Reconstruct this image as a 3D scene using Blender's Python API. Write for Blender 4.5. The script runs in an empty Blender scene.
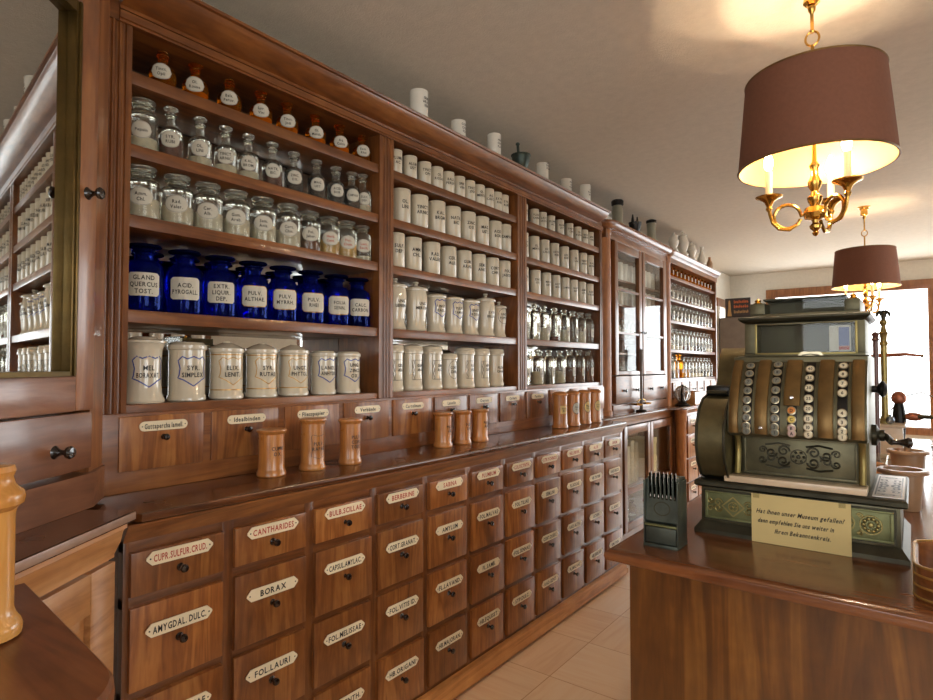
import bpy, bmesh, math, random
from math import sin, cos, pi, radians, sqrt, atan2
from mathutils import Vector
random.seed(7)
SC = bpy.context.scene
COL = SC.collection

# ------------------------------------------------------------------ materials
def lin(h):
    h = h.lstrip('#'); out = []
    for i in (0, 2, 4):
        c = int(h[i:i+2], 16)/255
        out.append(c/12.92 if c <= .04045 else ((c+.055)/1.055)**2.4)
    return (*out, 1)
class NT:
    def __init__(s, name):
        s.m = bpy.data.materials.new(name); s.m.use_nodes = True
        s.t = s.m.node_tree; s.t.nodes.clear()
        s.out = s.n('ShaderNodeOutputMaterial')
    def n(s, t, **k):
        o = s.t.nodes.new(t)
        for a, b in k.items(): setattr(o, a, b)
        return o
    def l(s, a, b): s.t.links.new(a, b)
    def bsdf(s, col=None, rough=.5, metal=0, coat=0, spec=.5, **k):
        b = s.n('ShaderNodeBsdfPrincipled')
        if col is not None:
            if isinstance(col, tuple): b.inputs['Base Color'].default_value = col
            else: s.l(col, b.inputs['Base Color'])
        if isinstance(rough, (int, float)): b.inputs['Roughness'].default_value = rough
        else: s.l(rough, b.inputs['Roughness'])
        b.inputs['Metallic'].default_value = metal
        b.inputs['Coat Weight'].default_value = coat
        b.inputs['Coat Roughness'].default_value = k.get('coat_rough', .12)
        b.inputs['Specular IOR Level'].default_value = spec
        s.l(b.outputs[0], s.out.inputs[0]); s.b = b
        return b
    def noise(s, vec, scale, detail=3, rough=.55, dist=0):
        o = s.n('ShaderNodeTexNoise'); o.inputs['Scale'].default_value = scale
        o.inputs['Detail'].default_value = detail; o.inputs['Roughness'].default_value = rough
        o.inputs['Distortion'].default_value = dist
        if vec is not None: s.l(vec, o.inputs['Vector'])
        return o.outputs[0]
    def ramp(s, fac, stops):
        r = s.n('ShaderNodeValToRGB'); e = r.color_ramp.elements
        while len(e) > 1: e.remove(e[-1])
        e[0].position = stops[0][0]; e[0].color = stops[0][1]
        for p, c in stops[1:]:
            q = e.new(p); q.color = c
        s.l(fac, r.inputs[0]); return r.outputs[0]
    def bump(s, h, strength=.1, dist=.01):
        b = s.n('ShaderNodeBump'); b.inputs['Strength'].default_value = strength
        b.inputs['Distance'].default_value = dist
        s.l(h, b.inputs['Height']); s.l(b.outputs[0], s.b.inputs['Normal'])
    def math(s, op, a, b=0.):
        o = s.n('ShaderNodeMath', operation=op)
        for i, v in enumerate((a, b)):
            if isinstance(v, (int, float)): o.inputs[i].default_value = v
            else: s.l(v, o.inputs[i])
        return o.outputs[0]
    def mix(s, f, a, b, mode='MIX'):
        o = s.n('ShaderNodeMix', data_type='RGBA', blend_type=mode)
        if isinstance(f, (int, float)): o.inputs[0].default_value = f
        else: s.l(f, o.inputs[0])
        for i, v in ((6, a), (7, b)):
            if isinstance(v, tuple): o.inputs[i].default_value = v
            else: s.l(v, o.inputs[i])
        return o.outputs[2]
    def obj(s, scale=(1, 1, 1), rnd=0.):
        tc = s.n('ShaderNodeTexCoord'); mp = s.n('ShaderNodeMapping')
        mp.inputs['Scale'].default_value = scale
        if rnd:
            oi = s.n('ShaderNodeObjectInfo')
            v = s.n('ShaderNodeVectorMath', operation='SCALE'); v.inputs[0].default_value = (1, 1.7, 2.3)
            s.l(s.math('MULTIPLY', oi.outputs['Random'], rnd), v.inputs[3])
            a = s.n('ShaderNodeVectorMath', operation='ADD')
            s.l(tc.outputs['Object'], a.inputs[0]); s.l(v.outputs[0], a.inputs[1]); s.l(a.outputs[0], mp.inputs[0])
            s.rnd = oi.outputs['Random']
        else: s.l(tc.outputs['Object'], mp.inputs[0])
        return mp.outputs[0]

def wood(name, dark, mid, light, axis='z', rough=.32, coat=.35, vary=.35, k=1., coat_rough=.14):
    n = NT(name)
    st = {'x': (.10, 1, 1), 'y': (1, .10, 1), 'z': (1, 1, .10)}[axis]
    v = n.obj(tuple(c*k for c in st), 23.)
    big = n.noise(v, 7, 4, .55, 1.6)
    ring = n.math('FRACT', n.math('MULTIPLY', big, 5.))
    ring = n.math('ABSOLUTE', n.math('SUBTRACT', n.math('MULTIPLY', ring, 2.), 1.))
    fine = n.noise(v, 90, 3, .6)
    mott = n.noise(n.obj((1, 1, 1), 11.), 9, 3, .6)
    f = n.math('ADD', n.math('MULTIPLY', ring, .16), n.math('ADD', n.math('MULTIPLY', big, .36), n.math('ADD', n.math('MULTIPLY', fine, .2), n.math('MULTIPLY', mott, .28))))
    c = n.ramp(f, [(.27, lin(dark)), (.5, lin(mid)), (.76, lin(light))])
    wear = n.noise(n.obj((1, 1, 1)), 5, 3)
    c = n.mix(n.math('MULTIPLY', n.math('SUBTRACT', wear, .35), .6), c, lin(dark))
    hv = n.n('ShaderNodeHueSaturation')
    oi = n.n('ShaderNodeObjectInfo')
    n.l(n.math('ADD', 1-vary/2, n.math('MULTIPLY', oi.outputs['Random'], vary)), hv.inputs['Value'])
    n.l(c, hv.inputs['Color'])
    rg = n.math('ADD', rough-.06, n.math('MULTIPLY', wear, .14))
    n.bsdf(hv.outputs[0], rg, coat=coat, coat_rough=coat_rough)
    n.bump(fine, .06, .004)
    return n.m
def plain(name, col, rough=.5, metal=0, coat=0, var=.0, scale=12, bump=0, spec=.5, coat_rough=.1):
    n = NT(name)
    if var:
        nz = n.noise(n.obj((1, 1, 1), 9.), scale, 4)
        c0 = lin(col); d = tuple(x*(1-var) for x in c0[:3])+(1,); u = tuple(min(1, x*(1+var)) for x in c0[:3])+(1,)
        n.bsdf(n.ramp(nz, [(.3, d), (.7, u)]), rough, metal, coat, spec, coat_rough=coat_rough)
        if bump: n.bump(nz, bump, .004)
    else: n.bsdf(lin(col), rough, metal, coat, spec, coat_rough=coat_rough)
    return n.m
def glass(name, tint, refl=.9, rough=.03, ior=1.45, body=None, amt=0., power=5.):
    """thin-walled glass: tinted straight transmission plus a Fresnel mirror coat"""
    n = NT(name)
    tr = n.n('ShaderNodeBsdfTransparent'); tr.inputs[0].default_value = tint if isinstance(tint, tuple) else lin(tint)
    gl = n.n('ShaderNodeBsdfGlossy'); gl.inputs['Roughness'].default_value = rough
    gl.inputs['Color'].default_value = (refl, refl, refl, 1)
    lw = n.n('ShaderNodeLayerWeight'); lw.inputs['Blend'].default_value = .5
    f0 = ((ior-1)/(ior+1))**2
    fac = n.math('ADD', f0, n.math('MULTIPLY', n.math('POWER', lw.outputs['Facing'], power), 1-f0))
    mx = n.n('ShaderNodeMixShader')
    n.l(fac, mx.inputs[0])
    base = tr.outputs[0]
    if body:
        df = n.n('ShaderNodeBsdfDiffuse'); df.inputs[0].default_value = lin(body)
        m2 = n.n('ShaderNodeMixShader'); m2.inputs[0].default_value = amt
        n.l(base, m2.inputs[1]); n.l(df.outputs[0], m2.inputs[2]); base = m2.outputs[0]
    n.l(base, mx.inputs[1]); n.l(gl.outputs[0], mx.inputs[2])
    n.l(mx.outputs[0], n.out.inputs[0])
    return n.m
def emit(name, col, s):
    n = NT(name); e = n.n('ShaderNodeEmission'); e.inputs[0].default_value = lin(col); e.inputs[1].default_value = s
    n.l(e.outputs[0], n.out.inputs[0]); return n.m

M = {}
M['dark_back'] = wood('shade_darkened_back', '#20130b', '#38220f', '#4d3018', 'z', rough=.6, coat=0, vary=0)  # deep shade inside the shelves is put into this wood colour
M['column'] = wood('orange_column_walnut', '#6e3d1b', '#a4642f', '#c07e42', 'z', rough=.45, coat=.08, vary=.1)
M['walnut_z'] = wood('walnut_vertical', '#45240f', '#774520', '#9f6532', 'z')
M['walnut_y'] = wood('walnut_lengthwise', '#482610', '#7c4822', '#a26834', 'y')
M['walnut_x'] = wood('walnut_crosswise', '#482610', '#7c4822', '#a26834', 'x')
M['drawer'] = wood('drawer_front_walnut', '#522b13', '#8e5529', '#bb7f44', 'z', vary=.55, k=1.3)
M['worktop'] = wood('dark_polished_top', '#381d0e', '#62371c', '#85502a', 'y', rough=.24, coat=.5, vary=.2)
M['plinth'] = wood('light_plinth_wood', '#96602f', '#c98a4e', '#e0a868', 'y', rough=.5, coat=.05, vary=.1)
M['corner'] = wood('rosy_walnut', '#5a3522', '#87583e', '#a87657', 'x', rough=.3, coat=.45, vary=.15)
M['corner_z'] = wood('rosy_walnut_vertical', '#5e3720', '#8c5836', '#b47b4c', 'z', rough=.3, coat=.45, vary=.15)
M['sideboard'] = wood('honey_walnut', '#8a5730', '#be8856', '#d8a674', 'x', vary=.2)
M['counter_x'] = wood('counter_top_walnut', '#4a2611', '#784626', '#965c34', 'x', rough=.22, coat=.55, vary=.1)
M['counter_z'] = wood('counter_panel_walnut', '#3f230e', '#6c411a', '#99662d', 'z', vary=.1, k=.8)
M['frontdesk'] = wood('brown_desk_top', '#482614', '#774628', '#915c37', 'x', rough=.3, coat=.3, vary=.1)
M['turned'] = wood('turned_boxwood', '#8a4f22', '#bd7a3c', '#d69a58', 'z', rough=.28, coat=.5, vary=.25, k=1.5)
M['turned_light'] = wood('honey_turned_wood', '#b07030', '#d7984c', '#e8b268', 'z', rough=.25, coat=.5, vary=.05, k=1.5)
M['frame_wood'] = wood('window_frame_wood', '#5b3218', '#8d5a33', '#a97446', 'z', vary=.1)
M['black_knob'] = plain('black_turned_knob', '#20140f', .22, coat=.6)
M['plate'] = plain('cream_enamel_plate', '#ecdcbc', .35, var=.06, coat=.2)
M['ink'] = plain('black_lettering', '#1d1714', .5)
M['red'] = plain('red_lettering', '#b3402c', .5)
M['blue_line'] = plain('blue_painted_line', '#3a4a94', .4)
M['gold_line'] = plain('gold_painted_line', '#b98f4e', .3, metal=.5)
M['ceramic'] = plain('cream_glazed_ceramic', '#d3c8b2', .1, coat=.5, var=.05, scale=5)
M['ceramic_w'] = plain('ivory_glazed_ceramic', '#cfc3aa', .3, coat=.25, var=.07, scale=6)
M['ceramic_p'] = plain('pale_glazed_porcelain', '#e4ddcf', .2, coat=.3, var=.05, scale=6)
M['label'] = plain('white_paper_label', '#c9c3b2', .45, var=.04)
def solid_glass(name, col, body, amt, rough=.02, ior=1.42):
    n = NT(name); g = n.n('ShaderNodeBsdfGlass'); g.inputs['Color'].default_value = col
    g.inputs['Roughness'].default_value = rough; g.inputs['IOR'].default_value = ior
    df = n.n('ShaderNodeBsdfDiffuse'); df.inputs[0].default_value = lin(body)
    mx = n.n('ShaderNodeMixShader'); mx.inputs[0].default_value = amt
    n.l(g.outputs[0], mx.inputs[1]); n.l(df.outputs[0], mx.inputs[2]); n.l(mx.outputs[0], n.out.inputs[0]); return n.m
M['glass'] = solid_glass('clear_bottle_glass', (.98, .98, .94, 1), '#f6f0e0', .035)
M['frost'] = solid_glass('ground_stopper_glass', (.98, .98, .94, 1), '#f2ecdc', .12, .06)
M['glass_thin'] = glass('thin_clear_glass', (.95, .96, .93, 1), body='#f3eddd', amt=.06, ior=1.62, power=3.0)
M['glass_amber'] = solid_glass('amber_bottle_glass', (.95, .58, .16, 1), '#b96c1e', .10)
M['glass_blue'] = solid_glass('cobalt_bottle_glass', (.15, .23, .80, 1), '#1a2b9a', .07)
M['glass_dark'] = solid_glass('dark_blue_stopper_glass', (.10, .14, .5, 1), '#141c50', .2)
M['pane'] = glass('window_pane_glass', (.95, .96, .95, 1), refl=.7, rough=.008, ior=1.3)
M['liquid_dark'] = plain('dark_tincture', '#2a1712', .2)
M['liquid_red'] = plain('red_brown_tincture', '#5c2415', .2)
M['liquid_gold'] = plain('golden_oil', '#c98a1e', .2)
M['powder'] = plain('pale_powder', '#d8ceb4', .8, var=.1, scale=60)
M['powder_y'] = plain('yellow_powder', '#d4ac62', .8, var=.1, scale=60)
M['powder_b'] = plain('brown_powder', '#7a4c30', .8, var=.15, scale=60)
M['mirror'] = plain('silvered_mirror', '#d8d9d6', .015, metal=1)
M['gilt'] = plain('dark_gilt_moulding', '#5e4a24', .35, metal=.75, var=.3)
M['brass'] = plain('polished_brass', '#d2a656', .2, metal=1, var=.1)
M['dull_brass'] = plain('dull_brass', '#9c8c58', .38, metal=.85, var=.15)
M['worn_cream'] = plain('pale_board_edge', '#b7a58a', .6, var=.12, scale=20)
M['bronze_o'] = plain('olive_brown_bronze', '#655a3c', .42, metal=.65, var=.3, scale=14)
M['rack_metal'] = plain('grey_green_metal', '#4d5249', .42, metal=.6, var=.3, scale=20)
M['glint_edge'] = plain('painted_edge_glint', '#9a7a66', .35, coat=.3, var=.12, scale=30)  # window's reflection on the rounded edge, put into the colour
M['filigree'] = plain('reflection_pale_nickel', '#d2cac2', .35, metal=.3)  # paleness paints in the window that the metal plate reflects
M['bronze'] = plain('green_patinated_bronze', '#655f48', .42, metal=.7, var=.3, scale=14, bump=.1)
M['bronze_b'] = plain('brown_rubbed_bronze', '#7c6038', .4, metal=.7, var=.28, scale=16)
M['bronze_d'] = plain('dark_bronze', '#423e30', .45, metal=.7, var=.3, scale=18)
M['olive'] = plain('olive_relief_panel', '#75764f', .45, metal=.6, var=.25, scale=18)
M['key_rim'] = plain('nickel_key_rim', '#b9ac90', .28, metal=.9)
M['key_w'] = plain('cream_key_face', '#e0d3b4', .4)
M['key_d'] = plain('grey_key_face', '#77766a', .4)
M['key_o'] = plain('orange_key_face', '#d4843c', .4)
M['key_y'] = plain('yellow_key_face', '#d9b94a', .4)
M['key_p'] = plain('pink_key_face', '#c9a9a0', .4)
M['marble'] = plain('beige_marble_slab', '#d2b898', .3, var=.12, scale=9, coat=.2)
M['silver'] = plain('nickel_plated_metal', '#c4c2c0', .22, metal=1, var=.08)
M['paper'] = plain('yellowed_card', '#d6bc7e', .6, var=.05, scale=8)
M['tape'] = glass('clear_adhesive_tape', (.9, .9, .86, 1), rough=.2)
M['iron'] = plain('dark_green_iron', '#3c463f', .4, metal=.5, var=.25, scale=20)
M['blackmetal'] = plain('blackened_metal', '#2a2725', .35, metal=.7)
M['stone'] = plain('brown_stoneware', '#a07c5c', .4, var=.15, scale=15, coat=.2)
M['stone_in'] = plain('pale_stoneware_glaze', '#c9ad86', .35, var=.1)
M['shade'] = plain('mauve_brown_lampshade_fabric', '#7b4f3b', .85, var=.06, scale=80)
M['lining'] = plain('cream_shade_lining', '#bd9658', .7)
M['candle'] = plain('ivory_candle_sleeve', '#efe0b8', .5)
M['bulb'] = emit('glowing_bulb', '#ffdcb0', 30)
M['olivejar'] = plain('grey_green_stoneware', '#8d8874', .35, var=.15, coat=.3)
M['greytin'] = plain('grey_brown_painted_wood', '#6d5f54', .5, var=.12)
M['signblack'] = plain('dark_sign_board', '#2c211d', .45, var=.1)
M['orange'] = plain('orange_sign_paint', '#c8622e', .5)
M['ochre'] = plain('ochre_sign_paint', '#a9824f', .5)
M['box_cream'] = plain('cream_cardboard', '#d8c388', .7, var=.08)
M['book'] = plain('pale_ledger_spines', '#b7a888', .6, var=.2, scale=30)
M['lightwood'] = wood('orange_box_wood', '#8f5a2c', '#c08544', '#d7a05e', 'y', vary=.1)
M['copper'] = plain('copper_ball', '#a4634a', .35, metal=.5, var=.1)
M['purple'] = plain('mahogany_post', '#5b3a33', .35, coat=.3)
M['steelblue'] = plain('blue_grey_steel', '#8d99a8', .25, metal=.8)

def plaster(name, col, bump=.25, sc=220, var=.05):
    n = NT(name); v = n.obj()
    nz = n.noise(v, sc*.12, 5, .65); nf = n.noise(v, sc, 2)
    c0 = lin(col); d = tuple(x*(1-var) for x in c0[:3])+(1,); u = tuple(min(1, x*(1+var)) for x in c0[:3])+(1,)
    n.bsdf(n.ramp(nz, [(.3, d), (.7, u)]), .9, spec=.2)
    n.bump(n.math('ADD', nf, nz), bump, .006)
    return n.m
M['ceil'] = plaster('rough_ceiling_plaster', '#cfc5b6', .35, 160)
M['wall'] = plaster('white_wall_plaster', '#ddd6c8', .15)
def parquet():
    n = NT('square_parquet'); tc = n.n('ShaderNodeTexCoord')
    S = 1/.42
    mp = n.n('ShaderNodeMapping'); mp.inputs['Scale'].default_value = (S, S, S); mp.inputs['Location'].default_value = (.3, .1, 0)
    n.l(tc.outputs['Object'], mp.inputs[0])
    sp = n.n('ShaderNodeSeparateXYZ'); n.l(mp.outputs[0], sp.inputs[0])
    ix, iy = n.math('FLOOR', sp.outputs[0]), n.math('FLOOR', sp.outputs[1])
    par = n.math('MODULO', n.math('ABSOLUTE', n.math('ADD', ix, iy)), 2.)
    def dirn(sc, off):
        m = n.n('ShaderNodeMapping'); m.inputs['Scale'].default_value = sc; m.inputs['Location'].default_value = off
        n.l(tc.outputs['Object'], m.inputs[0]); return n.noise(m.outputs[0], 26, 4, .6, .6)
    grain = n.n('ShaderNodeMix', data_type='FLOAT')
    n.l(par, grain.inputs[0]); n.l(dirn((1, .08, 1), (0, 0, 0)), grain.inputs[2]); n.l(dirn((.08, 1, 1), (3, 1, 0)), grain.inputs[3])
    cell = n.n('ShaderNodeTexWhiteNoise', noise_dimensions='2D')
    cb = n.n('ShaderNodeCombineXYZ'); n.l(ix, cb.inputs[0]); n.l(iy, cb.inputs[1]); n.l(cb.outputs[0], cell.inputs['Vector'])
    f = n.math('ADD', n.math('MULTIPLY', grain.outputs[0], .7), n.math('MULTIPLY', cell.outputs[0], .32))
    c = n.ramp(f, [(.2, lin('#dfb38a')), (.5, lin('#efcfac')), (.85, lin('#f6dfc4'))])
    fx, fy = n.math('FRACT', sp.outputs[0]), n.math('FRACT', sp.outputs[1])
    edge = n.math('MINIMUM', n.math('MINIMUM', fx, n.math('SUBTRACT', 1., fx)), n.math('MINIMUM', fy, n.math('SUBTRACT', 1., fy)))
    c = n.mix(n.math('LESS_THAN', edge, .006), c, lin('#c9986c'))
    n.bsdf(c, .34, coat=.25, coat_rough=.2)
    return n.m
M['floor'] = parquet()

# ------------------------------------------------------------------ mesh builder
GL = {}
def glyph(ch):
    if ch in GL: return GL[ch]
    cu = bpy.data.curves.new('t', 'FONT'); cu.body = ch; cu.size = 1/.729; cu.resolution_u = 2; cu.offset = .034
    o = bpy.data.objects.new('t', cu); COL.objects.link(o)
    bpy.context.view_layer.update()
    e = o.evaluated_get(bpy.context.evaluated_depsgraph_get()); me = e.to_mesh()
    vs = [(v.co.x, v.co.y) for v in me.vertices]; fs = [tuple(p.vertices) for p in me.polygons]
    e.to_mesh_clear(); bpy.data.objects.remove(o); bpy.data.curves.remove(cu)
    if vs:
        x0 = min(v[0] for v in vs); x1 = max(v[0] for v in vs)
        vs = [(x-x0, y) for x, y in vs]; w = x1-x0
    else: w = .35
    GL[ch] = (vs, fs, w); return GL[ch]
def layout(s, h, xs=1., gap=.16):
    out = []; x = 0
    for ch in s:
        if ch == ' ': x += .4; continue
        vs, fs, w = glyph(ch); out.append((x, vs, fs)); x += w+gap
    W = (x-gap)
    return [([((x0+vx-W/2)*h*xs, (vy-.5)*h) for vx, vy in vs], fs) for x0, vs, fs in out], W*h*xs

class MB:
    def __init__(s): s.v = []; s.f = []; s.mi = []; s.mats = []
    def m(s, name):
        if name not in s.mats: s.mats.append(name)
        return s.mats.index(name)
    def add(s, vs, fs, mat):
        b = len(s.v); k = s.m(mat); s.v += [tuple(v) for v in vs]
        for f in fs: s.f.append(tuple(b+i for i in f)); s.mi.append(k)
        return s
    def box(s, x0, x1, y0, y1, z0, z1, mat, bev=0.):
        if x1 < x0: x0, x1 = x1, x0
        if y1 < y0: y0, y1 = y1, y0
        b = min(bev, (x1-x0)/2.1, (y1-y0)/2.1, (z1-z0)/2.1)
        if b <= 0:
            vs = [(x, y, z) for x in (x0, x1) for y in (y0, y1) for z in (z0, z1)]
            return s.add(vs, [(0, 1, 3, 2), (4, 6, 7, 5), (0, 4, 5, 1), (2, 3, 7, 6), (0, 2, 6, 4), (1, 5, 7, 3)], mat)
        bm = bmesh.new(); bmesh.ops.create_cube(bm, size=1)
        for v in bm.verts:
            v.co = Vector(((x0+x1)/2+v.co.x*(x1-x0), (y0+y1)/2+v.co.y*(y1-y0), (z0+z1)/2+v.co.z*(z1-z0)))
        bmesh.ops.bevel(bm, geom=bm.edges[:], offset=b, segments=2, profile=.6, affect='EDGES')
        bm.verts.index_update()
        s.add([v.co[:] for v in bm.verts], [[v.index for v in f.verts] for f in bm.faces], mat); bm.free()
        return s
    def lathe(s, prof, mat, c=(0, 0, 0), seg=20, ax='z', cap=True):
        vs = []; fs = []; n = len(prof)
        for i in range(seg):
            a = 2*pi*i/seg
            for r, h in prof:
                p = (r*cos(a), r*sin(a), h)
                if ax == 'x': p = (h, r*cos(a), r*sin(a))
                elif ax == 'y': p = (r*sin(a), h, r*cos(a))
                vs.append((p[0]+c[0], p[1]+c[1], p[2]+c[2]))
        for i in range(seg):
            j = (i+1) % seg
            for k in range(n-1):
                fs.append((i*n+k, j*n+k, j*n+k+1, i*n+k+1))
        if cap:
            if prof[0][0] > 1e-6: fs.append(tuple(i*n for i in reversed(range(seg))))
            if prof[-1][0] > 1e-6: fs.append(tuple(i*n+n-1 for i in range(seg)))
        return s.add(vs, fs, mat)
    def tube(s, path, r, mat, seg=8, cap=True):
        P = [Vector(p) for p in path]; n = len(P); R = r if isinstance(r, (list, tuple)) else [r]*n
        vs = []; fs = []; up = None
        for i in range(n):
            t = (P[min(i+1, n-1)]-P[max(i-1, 0)]).normalized()
            if up is None:
                up = Vector((0, 0, 1)) if abs(t.z) < .9 else Vector((1, 0, 0))
            a = t.cross(up)
            if a.length < 1e-5: a = t.cross(Vector((1, 0.3, 0)))
            a.normalize(); b = a.cross(t).normalized(); up = b
            for k in range(seg):
                q = 2*pi*k/seg; vs.append(P[i]+(a*cos(q)+b*sin(q))*R[i])
        for i in range(n-1):
            for k in range(seg):
                j = (k+1) % seg; fs.append((i*seg+k, i*seg+j, (i+1)*seg+j, (i+1)*seg+k))
        if cap: fs.append(tuple(reversed(range(seg)))); fs.append(tuple((n-1)*seg+k for k in range(seg)))
        return s.add(vs, fs, mat)
    def prism(s, poly, a0, a1, mat, ax='z'):
        """extrude a 2D polygon; ax z: (x,y), ax y: (x,z), ax x: (y,z)"""
        mp = {'z': lambda p, h: (p[0], p[1], h), 'y': lambda p, h: (p[0], h, p[1]), 'x': lambda p, h: (h, p[0], p[1])}[ax]
        n = len(poly)
        vs = [mp(p, a0) for p in poly]+[mp(p, a1) for p in poly]
        fs = [tuple(range(n)), tuple(reversed(range(n, 2*n)))]+[(i, (i+1) % n+0, (i+1) % n+n, i+n) for i in range(n)]
        return s.add(vs, fs, mat)
    def sweep(s, path, prof, mat):
        """closed profile [(outward offset, z)] along an open plan path; outward is right of travel"""
        n = len(path); m = len(prof); vs = []; fs = []
        P = [Vector(p) for p in path]
        for i in range(n):
            d0 = (P[i]-P[i-1]).normalized() if i > 0 else (P[1]-P[0]).normalized()
            d1 = (P[i+1]-P[i]).normalized() if i < n-1 else d0
            n0 = Vector((d0.y, -d0.x)); n1 = Vector((d1.y, -d1.x))
            q = (n0+n1).normalized(); k = 1/max(.4, q.dot(n0))
            for o, z in prof: vs.append((P[i].x+q.x*o*k, P[i].y+q.y*o*k, z))
        for i in range(n-1):
            for k in range(m):
                j = (k+1) % m; fs.append((i*m+k, i*m+j, (i+1)*m+j, (i+1)*m+k))
        fs.append(tuple(range(m))); fs.append(tuple((n-1)*m+k for k in reversed(range(m))))
        return s.add(vs, fs, mat)
    def layers(s, poly, lay, mat):
        """stack of inset copies of a convex CCW polygon: lay = [(inset, z)]"""
        n = len(poly); P = [Vector(p) for p in poly]; vs = []; fs = []
        for ins, z in lay:
            for i in range(n):
                d0 = (P[i]-P[i-1]).normalized(); d1 = (P[(i+1) % n]-P[i]).normalized()
                a = Vector((-d0.y, d0.x)); b = Vector((-d1.y, d1.x)); q = (a+b).normalized()
                p = P[i]+q*(ins/max(.3, q.dot(a))); vs.append((p.x, p.y, z))
        for k in range(len(lay)-1):
            for i in range(n):
                j = (i+1) % n; fs.append((k*n+i, k*n+j, (k+1)*n+j, (k+1)*n+i))
        fs.append(tuple(reversed(range(n)))); fs.append(tuple((len(lay)-1)*n+i for i in range(n)))
        return s.add(vs, fs, mat)
    def text(s, t, h, fn, mat, maxw=None, xs=1., shear=0.):
        g, w = layout(t, h, xs)
        k = min(1, maxw/w) if maxw else 1
        for vs, fs in g: s.add([fn((x+shear*y)*k, y) for x, y in vs], fs, mat)
        return s
    def ribbon(s, pts, w, fn, mat, closed=True):
        Q = []; m = len(pts)
        for i in range(m if closed else m-1):
            a, b = Vector(pts[i]), Vector(pts[(i+1) % m]); k = max(1, int((b-a).length/.007))
            Q += [a.lerp(b, j/k) for j in range(k)]
        if not closed: Q.append(Vector(pts[-1]))
        P = Q; n = len(P); vs = []; fs = []
        for i in range(n):
            a = P[(i-1) % n] if (closed or i > 0) else P[i]; b = P[(i+1) % n] if (closed or i < n-1) else P[i]
            t = (b-a).normalized(); q = Vector((-t.y, t.x))*w/2
            vs += [fn(*(P[i]+q)), fn(*(P[i]-q))]
        for i in range(n if closed else n-1):
            j = (i+1) % n; fs.append((2*i, 2*i+1, 2*j+1, 2*j))
        return s.add(vs, fs, mat)
    def mesh(s, name, off=(0, 0, 0), ang=33):
        me = bpy.data.meshes.new(name)
        me.from_pydata([(x-off[0], y-off[1], z-off[2]) for x, y, z in s.v], [], s.f)
        for k in s.mats: me.materials.append(M[k])
        me.polygons.foreach_set('material_index', s.mi)
        me.polygons.foreach_set('use_smooth', [True]*len(s.f))
        bm = bmesh.new(); bm.from_mesh(me); bmesh.ops.recalc_face_normals(bm, faces=bm.faces); bm.to_mesh(me); bm.free()
        me.set_sharp_from_angle(angle=radians(ang)); me.update()
        return me

def tag(o, label, cat, group=None):
    o['label'] = label; o['category'] = cat
    if group: o['group'] = group
    return o
def thing(name, label, cat, loc=(0, 0, 0), rz=0., group=None):
    o = bpy.data.objects.new(name, None); COL.objects.link(o); o.location = loc; o.rotation_euler = (0, 0, rz)
    o.empty_display_size = .05
    return tag(o, label, cat, group)
def link(name, me, parent=None, label=None):
    o = bpy.data.objects.new(name, me); COL.objects.link(o)
    if parent is not None: o.parent = parent
    if label: o['label'] = label
    return o
def root_loc(o):
    while o.parent is not None: o = o.parent
    return o.location if o.rotation_euler[2] == 0 else Vector((0, 0, 0))
def part(name, mb, parent, label=None, local=False):
    """a part modelled in world coordinates (or local ones for turned things and local=True)"""
    off = (0, 0, 0) if local else tuple(root_loc(parent))
    return link(name, mb.mesh(name, off), parent, label)
def single(name, mb, label, cat, loc=(0, 0, 0), group=None, local=False):
    o = link(name, mb.mesh(name, (0, 0, 0) if local else loc)); o.location = loc
    return tag(o, label, cat, group)
def struct(name, mb, parent=None):
    o = link(name, mb.mesh(name), parent)
    if parent is None: o['kind'] = 'structure'
    return o
ORD = ['first', 'second', 'third', 'fourth', 'fifth', 'sixth', 'seventh', 'eighth', 'ninth', 'tenth', 'eleventh', 'twelfth', 'thirteenth', 'fourteenth']

# ------------------------------------------------------------------ the room
CZ = 2.86; XL, XR, YB, YF = -2.25, 2.6, -2.4, 9.77
struct('floor', MB().box(XL-.1, XR+.1, YB-.1, YF+.1, -.1, 0, 'floor'))
struct('ceiling', MB().box(XL-.1, XR+.1, YB-.1, YF+.1, CZ, CZ+.1, 'ceil'))
def wall_along(name, fixed, thick, a0, a1, holes, axis, mat='wall'):
    """wall with rectangular openings; holes = (a0,a1,z0,z1) sorted"""
    mb = MB(); cur = a0
    def bx(p, q, z0, z1):
        if q-p < 1e-4 or z1-z0 < 1e-4: return
        lo, hi = sorted((fixed, fixed+thick))
        if axis == 'y': mb.box(lo, hi, p, q, z0, z1, mat)
        else: mb.box(p, q, lo, hi, z0, z1, mat)
    for h0, h1, z0, z1 in holes:
        bx(cur, h0, 0, CZ); bx(h0, h1, 0, z0); bx(h0, h1, z1, CZ); cur = h1
    bx(cur, a1, 0, CZ)
    return struct(name, mb)
wall_along('wall_left', XL, -.1, YB-.1, YF+.1, [(9.02, 9.62, 1.0, 2.34)], 'y')
wall_along('wall_far', YF, .1, XL, XR, [(-1.66, 2.3, .62, 2.52)], 'x')
wall_along('wall_right', XR, .1, YB-.1, YF+.1, [(-.6, 1.3, .9, 2.45), (5.2, 7.4, .9, 2.45)], 'y')
wall_along('wall_back', YB, -.1, XL, XR, [(-.9, .5, .9, 2.45), (1.0, 2.2, .9, 2.45)], 'x')
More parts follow.
